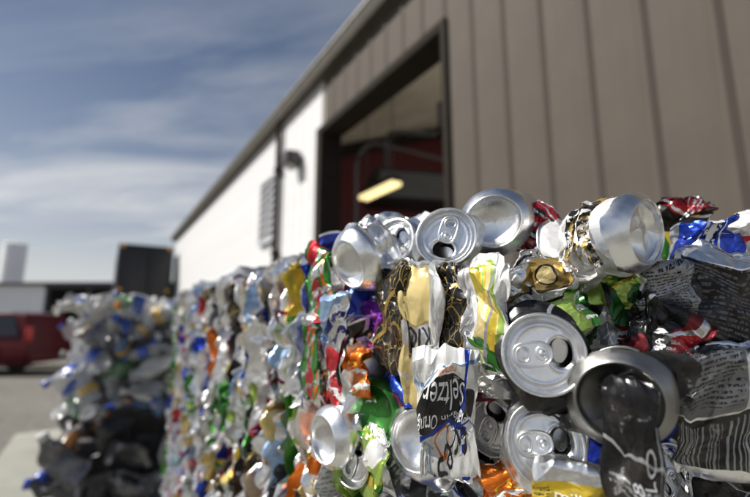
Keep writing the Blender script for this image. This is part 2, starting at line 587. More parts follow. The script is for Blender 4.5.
# ------------------------------------------------------------------ distance: far shed, silo, truck, van
fpos = at(60, 300, 32)
far = empty('far_warehouse', (fpos[0], fpos[1], 0), -YAW, 'low white warehouse with dark roof line and open bay behind the van', 'building')
zt = 1.58 + 36 / 420 * 32
XB = (44 - 60) / 420 * 32
XE = (124 - 60) / 420 * 32
for i in range(16):
    x1 = XB - i * 0.6
    MB().box(x1 - 0.596, x1, 0, 0.2, 0, zt - 0.25).build('wall_panel', M['farwhite'], far)
    MB().box(x1 - 0.56, x1 - 0.50, -0.03, 0.0, 0, zt - 0.25).build('panel_rib', M['farwhite'], far)
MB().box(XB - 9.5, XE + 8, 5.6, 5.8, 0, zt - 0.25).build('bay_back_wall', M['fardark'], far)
for i in range(6):
    MB().box(XB + 0.05 + i * 3.2, XB + 0.30 + i * 3.2, 0, 0.25, 0, zt - 0.5).build('bay_post', M['farroof'], far)
MB().box(XB - 10, XE + 8.3, -0.4, 6.2, zt - 0.25, zt).build('roof', M['farroof'], far, bevel=0.03)
MB().box(XB + 0.02, XE + 8, -0.1, 0.1, zt - 0.5, zt - 0.26).build('bay_beam', M['farroof'], far)

sp = at(10.5, 282, 46)
silo = empty('storage_silo', (sp[0], sp[1], 0), 0, 'pale cylindrical storage silo rising behind the far warehouse', 'silo')
sz = 1.58 + 76 / 420 * 46
mb = MB().lathe([(0.0, 0), (1.08, 0), (1.08, sz - 0.35)], 40)
mb.build('shell', M['silo'], silo, smooth=True)
MB().lathe([(1.09, sz - 0.35), (1.12, sz - 0.33), (1.12, sz - 0.2), (1.0, sz - 0.1), (0.4, sz), (0.0, sz + 0.03)], 40).build('roof', M['silo'], silo, smooth=True)
for i in range(5):
    MB().lathe([(1.081, 1.0 + i * 1.7), (1.10, 1.01 + i * 1.7), (1.10, 1.07 + i * 1.7), (1.081, 1.08 + i * 1.7)], 40).build('hoop', M['silo'], silo)

tk = empty('box_truck', (1.16, 18.0, 0), 0, 'black box truck seen from the rear with small amber corner lamps', 'truck')
TW, TB, TT = 0.93, 0.95, 4.35
MB().box(-TW, TW, 0.05, 6.0, TB, TT).build('box_body', M['blackbox'], tk, bevel=0.03)
for s in (0, 1):
    d = MB().box(-TW + 0.08 + s * (TW - 0.06), -0.03 + s * (TW - 0.05), 0.0, 0.049, TB + 0.15, TT - 0.16).build('rear_door', M['blackbox'], tk, bevel=0.008)
    MB().tube([(-0.16 + s * 0.32, -0.03, TB + 0.2), (-0.16 + s * 0.32, -0.03, TT - 0.2)], 0.018, 8).build('lock_rod', M['black'], d, smooth=True)
for x in (-TW + 0.14, TW - 0.14):
    for z in (TT - 0.09, 2.62):
        MB().lathe([(0.0, 0.03), (0.06, 0.03), (0.075, 0.0)], 16, Matrix.Translation((x, 0.0, z)) @ Matrix.Rotation(R(90), 4, 'X')).build('marker_lamp', M['amber'], tk, smooth=True)
MB().box(-0.45, 0.45, 0.3, 8.2, 0.6, 0.94).build('chassis', M['black'], tk)
MB().box(-0.9, 0.9, 6.2, 8.2, 0.75, 2.6).build('cab', M['blackbox'], tk, bevel=0.12)
for x in (-0.75, 0.75):
    for y in (1.4, 7.3):
        w_ = MB().lathe([(0.0, -0.12), (0.3, -0.12), (0.46, -0.12), (0.5, -0.08), (0.5, 0.08), (0.46, 0.12), (0.0, 0.12)], 24,
                        Matrix.Translation((x, y, 0.5)) @ Matrix.Rotation(R(90), 4, 'Y')).build('wheel', M['rubber'], tk, smooth=True)

# minivan: length along local x (front at -x), width y, viewed from -y side
vp = at(0, 372, 12.3)
van = empty('minivan', (vp[0], vp[1], 0), -YAW, 'dark red minivan parked side-on behind the plastic bales', 'van')
prof = [(-3.55, 0.32), (-3.62, 0.55), (-3.55, 0.82), (-2.55, 1.02), (-1.75, 1.62), (-1.3, 1.73), (0.7, 1.76), (1.15, 1.70), (1.32, 1.35), (1.40, 0.95), (1.42, 0.5), (1.36, 0.32)]
bm = bmesh.new()
secs = []
for (x, z) in prof:
    half = 0.90 if z < 1.0 else 0.90 - (z - 1.0) * 0.24
    secs.append((x, z, half))
ring_l = [bm.verts.new((x, -h, z)) for x, z, h in secs]
ring_r = [bm.verts.new((x, h, z)) for x, z, h in secs]
n = len(secs)
bm.faces.new(ring_l)
bm.faces.new(list(reversed(ring_r)))
for i in range(n):
    bm.faces.new((ring_l[(i + 1) % n], ring_l[i], ring_r[i], ring_r[(i + 1) % n]))
bmesh.ops.recalc_face_normals(bm, faces=bm.faces)
bmesh.ops.bevel(bm, geom=list(bm.edges), offset=0.05, segments=3, affect='EDGES', profile=0.6)
me = bpy.data.meshes.new('body')
bm.to_mesh(me)
bm.free()
me.polygons.foreach_set('use_smooth', [True] * len(me.polygons))
me.set_sharp_from_angle(angle=R(40))
link('body', me, van, (M['red'],))


def side_y(z):
    return 0.90 - max(0, z - 1.0) * 0.24


for s in (-1, 1):
    for xs in ([(-2.2, 1.08), (-1.62, 1.58), (-1.05, 1.63), (-1.05, 1.08)], [(-0.97, 1.08), (-0.97, 1.63), (0.12, 1.65), (0.12, 1.08)],
               [(0.20, 1.08), (0.20, 1.65), (0.85, 1.63), (1.12, 1.12)]):
        m = MB()
        b = [(x, s * (side_y(z) + 0.006), z) for x, z in xs] + [(x, s * (side_y(z) - 0.02), z) for x, z in xs]
        m.V = b
        m.F = [[0, 1, 2, 3], [7, 6, 5, 4]] + [[i, 4 + i, 4 + (i + 1) % 4, (i + 1) % 4] for i in range(4)]
        m.build('side_window', M['glass'], van)
    for x in (-2.45, 0.0 - 0.15):
        mt = Matrix.Translation((x, s * 0.80, 0.33)) @ Matrix.Rotation(R(90), 4, 'X')
        MB().lathe([(0.0, -0.13), (0.40, -0.13), (0.40, 0.13), (0.0, 0.13)], 28, Matrix.Translation((x, s * 0.785, 0.40)) @ Matrix.Rotation(R(90), 4, 'X')).build('wheel_arch', M['black'], van, smooth=True)
        wo = MB().lathe([(0.20, -0.12), (0.31, -0.12), (0.335, -0.09), (0.335, 0.09), (0.31, 0.12), (0.20, 0.12)], 28, Matrix.Translation((0, s * 0.02, 0)) @ mt).build('wheel', M['rubber'], van, smooth=True)
        MB().lathe([(0.0, -0.126), (0.06, -0.128), (0.17, -0.10), (0.205, -0.115), (0.205, 0.115), (0.17, 0.10), (0.06, 0.128), (0.0, 0.126)], 20, Matrix.Translation((0, s * 0.02, 0)) @ mt).build('rim', M['chrome'], wo, smooth=True)
    MB().box(1.28, 1.415, s * 0.80 - 0.06, s * 0.80 + 0.06, 0.95, 1.35).build('tail_light', M['redlens'], van, bevel=0.02)
    MB().box(0.25, 0.42, s * 0.905 - 0.015, s * 0.905 + 0.015, 0.96, 1.0).build('door_handle', M['black'], van, bevel=0.006)
    MB().box(-3.6, 1.3, s * 0.895 - 0.02, s * 0.895 + 0.02, 0.50, 0.56).build('side_trim', M['red'], van, bevel=0.01)
MB().box(1.30, 1.50, -0.86, 0.86, 0.36, 0.62).build('rear_bumper', M['red'], van, bevel=0.04)

# ------------------------------------------------------------------ printed aluminium
SILVER = (0.86, 0.865, 0.87)
RED, DRED, BLUE, DBLUE = (0.52, 0.015, 0.03), (0.20, 0.012, 0.02), (0.015, 0.05, 0.42), (0.012, 0.025, 0.16)
LBLUE, GREEN, DGREEN, LGREEN = (0.30, 0.45, 0.68), (0.05, 0.24, 0.035), (0.02, 0.10, 0.02), (0.36, 0.52, 0.10)
YEL, PYEL, GOLD, ORANGE = (0.78, 0.56, 0.05), (0.80, 0.64, 0.28), (0.52, 0.36, 0.11), (0.78, 0.19, 0.015)
BLACK, WHITE, PURPLE, GREY, TAN = (0.010, 0.010, 0.012), (0.80, 0.80, 0.79), (0.30, 0.05, 0.48), (0.32, 0.33, 0.35), (0.52, 0.40, 0.25)


def ink_metal(c):
    if c is SILVER:
        return 1.0
    if c is WHITE:
        return 0.35
    if c in (BLACK, GREY, TAN, PYEL):
        return 0.45
    return 0.68


def aluminium(name, col=SILVER, rough=0.27, dirt=0.40):
    t = NT(name)
    c = t.coord()
    n1 = t.noise(c, 90, 4, 0.6)
    n2 = t.noise(c, 28, 4, 0.65)
    base = t.mix(t.ramp(t.noise(c, 60, 6, 0.75), (0.50, 0.0), (0.72, dirt)), col, (0.27, 0.235, 0.18))
    t.set(Base_Color=base, Metallic=1.0, Roughness=t.math('ADD', rough - 0.06, t.math('MULTIPLY', n1, 0.16)))
    t.bump(t.math('ADD', t.noise(c, 130, 3), t.math('MULTIPLY', n2, 1.5)), 0.10, 0.0015)
    return t.m


def printed(name, base, layers=(), rough=0.30, seed=0):
    """base ink colour, then layers (kind, params, colour) painted over one another in can coordinates"""
    t = NT(name)
    uv = t.coord('UV')
    wob = t.n.new('ShaderNodeTexNoise')
    wob.inputs['Scale'].default_value = 5
    t.l.new(uv, wob.inputs['Vector'])
    sp = t.n.new('ShaderNodeSeparateXYZ')
    t.l.new(uv, sp.inputs[0])
    U, V = sp.outputs[0], sp.outputs[1]
    col, met = (*base, 1), ink_metal(base)
    for kind, p, c in layers:
        if kind == 'band':
            k = t.math('MULTIPLY', t.math('GREATER_THAN', V, p[0]), t.math('LESS_THAN', V, p[1]))
        elif kind == 'ustripe':
            k = t.math('MULTIPLY', t.math('GREATER_THAN', U, p[0]), t.math('LESS_THAN', U, p[1]))
        elif kind == 'circ':
            du = t.math('DIVIDE', t.math('SUBTRACT', U, p[0]), p[2])
            dv = t.math('DIVIDE', t.math('SUBTRACT', V, p[1]), p[3])
            rr = t.math('ADD', t.math('MULTIPLY', du, du), t.math('MULTIPLY', dv, dv))
            k = t.math('LESS_THAN', rr, 1.0)
            if len(p) > 4:
                k = t.math('MULTIPLY', k, t.math('GREATER_THAN', rr, p[4]))
        elif kind == 'noise':
            f = t.noise(t.mapping(uv, (p[2] if len(p) > 2 else 1, 1, 1), (seed * 3.7 + len(layers), seed * 1.3, 0)), p[0], 2, 0.5, 0.6)
            k = t.math('GREATER_THAN', f, p[1])
        elif kind == 'wave':
            w = t.n.new('ShaderNodeTexWave')
            w.inputs['Scale'].default_value = p[0]
            w.inputs['Distortion'].default_value = p[2]
            w.inputs['Detail'].default_value = 1.5
            t.l.new(t.mapping(uv, (1, 1, 1), (seed * 1.7, 0, 0), (0, 0, R(p[3]))), w.inputs['Vector'])
            k = t.math('GREATER_THAN', w.outputs['Fac'], p[1])
        elif kind == 'lines':
            v = t.n.new('ShaderNodeTexVoronoi')
            v.feature = 'DISTANCE_TO_EDGE'
            v.inputs['Scale'].default_value = p[0]
            t.l.new(t.mapping(uv, (1, 1, 1), (seed * 2.1, seed, 0)), v.inputs['Vector'])
            k = t.math('LESS_THAN', v.outputs['Distance'], p[1])
            msk = t.noise(uv, 3.5, 2)
            k = t.math('MULTIPLY', k, t.math('GREATER_THAN', msk, 0.42))
        elif kind == 'text':        # rows of tiny print
            rows, u0, u1, v0, v1 = p
            fr = t.math('FRACT', t.math('MULTIPLY', V, rows))
            row = t.math('FLOOR', t.math('MULTIPLY', V, rows))
            k = t.math('MULTIPLY', t.math('GREATER_THAN', fr, 0.30), t.math('LESS_THAN', fr, 0.80))
            cb = t.n.new('ShaderNodeCombineXYZ')
            t.sock(cb.inputs[0], t.math('MULTIPLY', U, rows * (2.0 if rows > 12 else 1.7)))
            t.sock(cb.inputs[1], t.math('MULTIPLY', row, 7.31))
            t.sock(cb.inputs[2], t.math('MULTIPLY', fr, 1.5))
            k = t.math('MULTIPLY', k, t.math('GREATER_THAN', t.noise(cb.outputs[0], 1.3, 2, 0.7), 0.46))
            if rows > 12:          # gaps between words
                cw = t.n.new('ShaderNodeCombineXYZ')
                t.sock(cw.inputs[0], t.math('MULTIPLY', U, rows * 0.8))
                t.sock(cw.inputs[1], t.math('MULTIPLY', row, 3.77))
                k = t.math('MULTIPLY', k, t.math('GREATER_THAN', t.noise(cw.outputs[0], 1.0, 1, 0.5), 0.44))
            for s_, a_, op in ((U, u0, 'GREATER_THAN'), (U, u1, 'LESS_THAN'), (V, v0, 'GREATER_THAN'), (V, v1, 'LESS_THAN')):
                k = t.math('MULTIPLY', k, t.math(op, s_, a_))
        elif kind == 'bars':        # bar code
            u0, u1, v0, v1 = p
            w = t.noise(t.mapping(uv, (1, 0, 0)), 60, 1, 0.3)
            k = t.math('GREATER_THAN', w, 0.52)
            for s_, a_, op in ((U, u0, 'GREATER_THAN'), (U, u1, 'LESS_THAN'), (V, v0, 'GREATER_THAN'), (V, v1, 'LESS_THAN')):
                k = t.math('MULTIPLY', k, t.math(op, s_, a_))
        col = t.mix(k, col, (*c, 1))
        met = t.math('ADD', t.math('MULTIPLY', t.math('SUBTRACT', 1.0, k), met), t.math('MULTIPLY', k, ink_metal(c)))
    oc = t.coord()
    wear = t.ramp(t.noise(oc, 75, 5, 0.7), (0.63, 0.0), (0.70, 0.55))       # scuffed to bare metal
    grime = t.ramp(t.noise(oc, 34, 6, 0.72), (0.46, 0.0), (0.74, 0.55))
    col = t.mix(wear, col, (0.72, 0.72, 0.73, 1))
    col = t.mix(grime, col, (0.10, 0.09, 0.075, 1))
    t.set(Base_Color=col, Metallic=met, Roughness=t.math('ADD', rough - 0.07, t.math('MULTIPLY', t.noise(oc, 60, 3), 0.16)))
    t.b.inputs['Coat Weight'].default_value = 0.08
    t.b.inputs['Coat Roughness'].default_value = 0.12
    t.bump(t.noise(oc, 110, 3), 0.08, 0.0015)
    return t.m


C = {}
C['silver'] = aluminium('bare_aluminium')
C['lid'] = aluminium('lid_aluminium', (0.88, 0.885, 0.89), 0.27, 0.38)
C['dull'] = aluminium('dull_aluminium', (0.60, 0.60, 0.59), 0.40, 0.6)
C['dark_alu'] = aluminium('dark_aluminium', (0.30, 0.30, 0.29), 0.36, 0.7)  # darker grey aluminium for the dark base ring
C['ink_black'] = simple('black_ink', (0.012, 0.012, 0.014), 0.4)
C['ink_white'] = simple('white_ink', (0.75, 0.75, 0.74), 0.4)
C['ink_gold'] = simple('gold_ink', (0.55, 0.40, 0.12), 0.35, 0.5)
C['ink_orange'] = simple('orange_ink', (0.75, 0.20, 0.02), 0.4)
C['ink_red'] = simple('red_ink', (0.5, 0.02, 0.03), 0.4)
C['ink_grey'] = simple('grey_ink', (0.35, 0.36, 0.37), 0.4)
P_ = lambda k, *a, **kw: C.__setitem__(k, printed('print_' + k, *a, **kw))
P_('citrus', WHITE, [('ustripe', (-0.9, -0.28), SILVER), ('circ', (0.05, 0.62, 0.22, 0.50), LGREEN), ('circ', (0.02, 0.62, 0.17, 0.46), PYEL), ('circ', (-0.04, 0.86, 0.13, 0.17), YEL), ('circ', (-0.02, 0.86, 0.08, 0.10, 0.55), LGREEN), ('circ', (0.10, 0.52, 0.07, 0.24), YEL), ('circ', (-0.10, 0.36, 0.16, 0.07), GREEN), ('circ', (0.14, 0.28, 0.16, 0.06), DGREEN), ('circ', (0.02, 0.18, 0.09, 0.16), GREEN), ('circ', (-0.16, 0.15, 0.05, 0.12), LGREEN), ('wave', (0.7, 0.985, 1.0, 20), GREY)], seed=1)
P_('blackgold', BLACK, [('lines', (7, 0.016), GOLD), ('lines', (4, 0.012), GOLD), ('circ', (0.1, 0.4, 0.16, 0.2, 0.86), GOLD), ('circ', (-0.3, 0.8, 0.14, 0.18, 0.84), GOLD), ('wave', (0.5, 0.985, 1, 50), GOLD)], seed=2)
P_('paleyellow', PYEL, [('band', (0.62, 0.80), SILVER), ('band', (0.40, 0.44), WHITE), ('band', (0.795, 0.81), GOLD), ('ustripe', (0.16, 0.5), WHITE), ('circ', (0.13, 0.25, 0.03, 0.16), RED), ('circ', (0.19, 0.22, 0.03, 0.18), RED), ('circ', (0.26, 0.15, 0.05, 0.3), GOLD)], seed=3)
P_('seltzer', WHITE, [('band', (0.86, 0.89), LBLUE), ('circ', (0.0, 0.66, 0.46, 0.14), BLACK), ('band', (0.50, 0.54), BLUE), ('ustripe', (0.22, 0.30), BLUE), ('circ', (-0.02, 0.40, 0.10, 0.11, 0.62), ORANGE), ('circ', (0.10, 0.42, 0.07, 0.08, 0.72), BLACK), ('band', (0.0, 0.06), SILVER), ('circ', (-0.30, 0.25, 0.12, 0.2, 0.6), LBLUE), ('text', (26, -0.5, -0.15, 0.05, 0.35), GREY)], seed=4)
P_('whitegold', WHITE, [('text', (8, -0.9, 0.9, 0.80, 1.0), GOLD), ('text', (11, -0.9, 0.9, 0.78, 0.98), BLACK), ('text', (5.5, -0.7, 0.7, 0.42, 0.78), GOLD), ('text', (9, -0.6, 0.6, 0.36, 0.84), BLACK), ('circ', (0.1, 0.2, 0.2, 0.12), GREY), ('circ', (0.12, 0.62, 0.07, 0.2), BLACK)], seed=5)
P_('goldblack', SILVER, [('ustripe', (-0.12, 0.30), GOLD), ('wave', (0.45, 0.78, 1.0, 25), BLACK), ('wave', (0.45, 0.90, 1.0, 25), WHITE), ('circ', (0.05, 0.85, 0.10, 0.12), PYEL), ('circ', (0.05, 0.85, 0.10, 0.12, 0.7), BLACK)], seed=6)
P_('redblack', RED, [('text', (3.2, -0.8, 0.8, 0.25, 0.9), BLACK), ('text', (7, -0.8, 0.8, 0.3, 0.8), WHITE), ('band', (0.92, 0.95), SILVER), ('ustripe', (-0.5, -0.3), BLACK)], seed=7)
P_('green', GREEN, [('circ', (0.15, 0.5, 0.25, 0.4), LGREEN), ('ustripe', (-0.22, -0.20), PYEL), ('band', (0.15, 0.18), SILVER), ('text', (5, 0.3, 0.9, 0.3, 0.8), WHITE)], seed=8)
P_('greenwhite', LGREEN, [('band', (0.55, 0.75), GREEN), ('wave', (0.4, 0.82, 1.5, 60), WHITE), ('text', (6, -0.5, 0.5, 0.55, 0.75), YEL), ('circ', (0.2, 0.3, 0.2, 0.15), DGREEN)], seed=9)
P_('mixed', DGREEN, [('ustripe', (-0.20, 0.05), GREY), ('circ', (0.15, 0.65, 0.14, 0.10), RED), ('circ', (0.10, 0.42, 0.10, 0.16), RED), ('text', (5, -0.4, 0.5, 0.4, 0.8), WHITE), ('wave', (0.7, 0.86, 1.0, 40), BLACK), ('circ', (-0.1, 0.95, 0.12, 0.12), LGREEN), ('ustripe', (0.30, 0.9), BLACK)], seed=10)
P_('blackred', BLACK, [('ustripe', (0.12, 0.45), DRED), ('circ', (0.2, 0.7, 0.12, 0.2), RED), ('circ', (-0.2, 0.2, 0.14, 0.18), DRED), ('text', (14, 0.1, 0.5, 0.2, 0.6), GREY), ('wave', (0.6, 0.975, 1, 20), SILVER)], seed=11)
P_('blacktext', BLACK, [('text', (22, -0.30, 0.42, 0.12, 1.02), (0.13, 0.13, 0.135)), ('ustripe', (-0.52, -0.36), WHITE), ('text', (20, -0.52, -0.36, 0.2, 0.9), BLACK), ('band', (0.98, 1.3), SILVER)], seed=12)
P_('greytext', (0.15, 0.155, 0.162), [('text', (30, -0.45, 0.08, 0.62, 1.10), BLACK), ('text', (26, 0.16, 0.60, 0.62, 1.10), BLACK), ('ustripe', (0.10, 0.125), SILVER), ('band', (0.0, 0.55), BLACK), ('bars', (-0.38, 0.28, 0.10, 0.50), GREY), ('text', (20, 0.32, 0.6, 0.1, 0.5), WHITE), ('band', (0.55, 0.565), SILVER)], seed=13)
P_('silvertext', GREY, [('text', (24, -0.4, 0.4, 0.2, 1.05), BLACK), ('ustripe', (-0.9, -0.42), SILVER), ('ustripe', (0.42, 0.9), BLACK)], seed=14)
P_('bluewhite', BLUE, [('band', (0.50, 0.68), WHITE), ('band', (0.44, 0.47), SILVER), ('band', (0.72, 0.74), SILVER), ('band', (0.98, 1.3), SILVER), ('text', (7, -0.4, 0.4, 0.50, 0.68), DBLUE)], seed=15)
P_('yellowlabel', YEL, [('band', (0.82, 1.3), SILVER), ('band', (0.0, 0.2), BLACK), ('text', (24, -0.5, -0.2, 0.3, 0.7), BLACK)], seed=16)
P_('blackcan', BLACK, [('text', (18, -0.3, 0.3, 0.1, 0.5), GREY), ('ustripe', (0.33, 0.36), GREY), ('band', (0.62, 0.635), GREY)], seed=17)
P_('orange', ORANGE, [('circ', (0.1, 0.6, 0.2, 0.3), YEL), ('circ', (0.1, 0.6, 0.16, 0.25), ORANGE), ('text', (4, -0.4, 0.5, 0.3, 0.8), WHITE), ('band', (0.0, 0.2), GREEN)], seed=18)
P_('red', RED, [('wave', (0.22, 0.80, 2, 75), WHITE), ('text', (3.5, -0.6, 0.2, 0.3, 0.85), WHITE), ('band', (1.0, 1.3), SILVER)], seed=19)
P_('redsilver', SILVER, [('ustripe', (-0.3, 0.3), RED), ('text', (4, -0.6, 0.6, 0.3, 0.8), WHITE), ('band', (0.15, 0.2), DRED)], seed=20)
P_('blue', BLUE, [('wave', (0.25, 0.82, 2, 70), SILVER), ('circ', (0.0, 0.6, 0.2, 0.2), DBLUE), ('circ', (0.0, 0.6, 0.15, 0.15, 0.5), RED)], seed=21)
P_('bluesilver', SILVER, [('ustripe', (-0.1, 0.4), BLUE), ('band', (0.5, 0.62), WHITE), ('text', (5, -0.5, 0.5, 0.5, 0.75), DBLUE), ('band', (0.2, 0.23), RED)], seed=22)
P_('lightblue', SILVER, [('wave', (0.25, 0.62, 2.5, 60), LBLUE), ('text', (6, -0.3, 0.6, 0.4, 0.7), DBLUE)], seed=23)
P_('white', WHITE, [('ustripe', (0.3, 0.5), BLUE), ('text', (5, -0.5, 0.3, 0.45, 0.8), RED), ('text', (24, -0.9, -0.5, 0.2, 1.0), GREY)], seed=24)
P_('gold', GOLD, [('band', (0.3, 0.75), PYEL), ('text', (4.5, -0.5, 0.5, 0.3, 0.75), DRED), ('band', (0.76, 0.79), SILVER)], seed=25)
P_('yellow', YEL, [('circ', (0.0, 0.6, 0.25, 0.3), PYEL), ('text', (4, -0.5, 0.5, 0.3, 0.8), RED), ('band', (0.0, 0.2), GREEN)], seed=26)
P_('purple', PURPLE, [('band', (0.40, 0.55), SILVER), ('band', (0.34, 0.38), BLACK), ('band', (0.0, 0.2), BLACK)], seed=27)
P_('greenred', GREEN, [('ustripe', (-0.12, 0.10), RED), ('circ', (0.25, 0.5, 0.08, 0.4), ORANGE), ('text', (5, -0.5, 0.5, 0.3, 0.9), SILVER), ('ustripe', (-0.5, -0.3), DGREEN)], seed=28)
P_('tan', TAN, [('band', (0.5, 0.7), PYEL), ('text', (12, -0.4, 0.4, 0.5, 0.7), BLACK)], seed=29)
P_('brown', (0.05, 0.025, 0.012), [('band', (0.50, 0.54), YEL), ('band', (0.44, 0.46), YEL), ('band', (0.38, 0.40), YEL), ('circ', (0.0, 0.85, 0.12, 0.15), GOLD)], seed=30)

# ------------------------------------------------------------------ crushing aluminium cans
CL = 0.1208


def sstep(a, b, x):
    if b <= a:
        return np.ones_like(x)
    q = np.clip((x - a) / (b - a), 0, 1)
    return q * q * (3 - 2 * q)


def tri(x):
    return 2 * np.abs(2 * (x - np.floor(x + 0.5))) - 1


def fold_noise(q, tab):
    """piecewise-linear random vectors: flat facets that meet in sharp creases"""
    i = np.floor(q).astype(int)
    fr = q - i
    od = np.argsort(-fr, axis=1)
    fs = np.take_along_axis(fr, od, 1)
    cur = i.copy()
    rows_ = np.arange(len(q))
    g_ = lambda c: tab[c[:, 0] % 16, c[:, 1] % 16, c[:, 2] % 16]
    out = (1 - fs[:, :1]) * g_(cur)
    for k in range(3):
        cur[rows_, od[:, k]] += 1
        nxt = fs[:, k + 1:k + 2] if k < 2 else 0.0
        out = out + (fs[:, k:k + 1] - nxt) * g_(cur)
    return out


def make_crush(seed, rt=0.25, rb=0.1, comp=0.7, flat=0.4, phi=0.0, acc=0.10, nf=2.5, amp=0.007, bend=0.0, bt=0.5, fine=0.6, wmin=0.0, ends=None, skew=0.0):
    rng = np.random.RandomState(seed)
    T = np.linspace(0, 1, 241)

    def wt(x):
        a = sstep(0.04, rt, x) if rt > 0 else np.ones_like(x)
        b = sstep(0.0, rb, 1 - x) if rb > 0 else np.ones_like(x)
        return np.maximum(a * b, wmin)
    w = wt(T)
    dg = CL * (1 - (1 - comp) * w) / 240
    ang = bend * sstep(bt - 0.16, bt + 0.16, T)
    if ends:
        ang = ang + ends[0] * (1 - sstep(0.17, 0.24, T)) - ends[1] * sstep(0.76, 0.83, T)
    cy = np.concatenate(([0], np.cumsum((np.sin(ang) * dg)[:-1])))
    cz = np.concatenate(([0], np.cumsum((-np.cos(ang) * dg)[:-1])))
    octs = []
    for cell, k in ((0.030, 1.25), (0.0135, 0.36 * fine / 0.6), (0.0062, 0.075 * fine / 0.6)):
        A_, _ = np.linalg.qr(rng.normal(size=(3, 3)))
        octs.append((A_ / cell, rng.uniform(0, 9, 3), rng.uniform(-1, 1, size=(16, 16, 16, 3)), k))
    p1, p2 = rng.uniform(0, 6.28, 2)

    def f(P):
        P = np.array(P, float)
        x, y, z = P.T
        tq = (-z + skew * x) / CL
        t = np.clip(tq, 0, 1)
        ex = z - skew * x + t * CL
        ww = wt(t)
        th = np.arctan2(y, x)
        m = 1 + acc * ww * (tri(nf * t + 0.16 * np.sin(2 * th + p1) + 0.10 * np.sin(3 * th + p2)) - 0.25)
        x2, y2 = x * m, y * m
        c, s = math.cos(phi), math.sin(phi)
        a, b = c * x2 + s * y2, -s * x2 + c * y2
        b = b * (1 - (1 - flat) * ww)
        a = a * (1 + 0.32 * (1 - flat) * ww)
        x3, y3 = c * a - s * b, s * a + c * b
        q = np.stack((x, y, z * 1.15), 1)
        D = np.zeros_like(q)
        for A_, o_, tab_, k in octs:
            D += k * fold_noise(q @ A_.T + o_, tab_)
        D *= (amp * ww)[:, None]
        a_ = np.interp(t, T, ang)
        ox, oy = np.zeros_like(t), np.interp(t, T, cy)
        oz = np.interp(t, T, cz)
        X = ox + x3 + D[:, 0]
        yy = y3 + D[:, 1]
        zz = ex + D[:, 2]
        Y = oy + yy * np.cos(a_) - zz * np.sin(a_)
        Z = oz + zz * np.cos(a_) + yy * np.sin(a_)
        return np.stack((X, Y, Z), 1)
    return f


def lathe_np(prof, n, uv=False, lo=0.0):
    k = len(prof)
    th = -PI / 2 + 2 * PI * np.arange(n + 1) / n     # seam at the back (-y)
    V, F, UV = [], [], []
    for r, z in prof:
        V.append(np.stack((r * np.cos(th[:-1]), r * np.sin(th[:-1]), np.full(n, z)), 1))
    V = np.concatenate(V)
    for i in range(k - 1):
        for j in range(n):
            j2 = (j + 1) % n
            F.append((i * n + j, (i + 1) * n + j, (i + 1) * n + j2, i * n + j2))
            ua, ub = (th[j] - PI / 2) / (2 * PI), (th[j + 1] - PI / 2) / (2 * PI)
            # u: 0 faces +y, grows to the viewer's right
            ua, ub = ua * 2.07, ub * 2.07
            va, vb = (CL + prof[i][1]) * 10, (CL + prof[i + 1][1]) * 10
            UV += [(ua, va), (ua, vb), (ub, vb), (ub, va)]
    return V, F, UV


NECK = [(0.0258, -0.0012), (0.0256, -0.004), (0.0262, -0.0065), (0.0284, -0.0105), (0.0308, -0.0145), (0.0325, -0.018), (0.0331, -0.022)]
TAIL = [(0.0331, -0.106), (0.0325, -0.1095)]
BASEP = [(0.0325, -0.1095), (0.0312, -0.1128), (0.0285, -0.1162), (0.0258, -0.1192), (0.0248, -0.1203), (0.0240, -0.1208), (0.0231, -0.1204), (0.0226, -0.119),
         (0.0222, -0.1165), (0.0212, -0.1150), (0.0185, -0.1128), (0.0145, -0.1104), (0.0100, -0.1088), (0.0050, -0.1079), (0.0004, -0.1076)]
RIM = [(0.0253, -0.0026), (0.0266, -0.0026), (0.0271, -0.0019), (0.0272, -0.0008), (0.0268, 0.0001), (0.0260, 0.0004), (0.0253, 0.0001), (0.0250, -0.0008), (0.0246, -0.0030), (0.0239, -0.0058),
       (0.0234, -0.0066), (0.0228, -0.0068), (0.0222, -0.0063), (0.0218, -0.0046), (0.0214, -0.0041)]


def body_profile(rows):
    return NECK + [(0.0331, -0.022 - (0.106 - 0.022) * i / rows) for i in range(1, rows)] + TAIL


def flip(prof):
    return [(r, -CL - z) for r, z in prof]


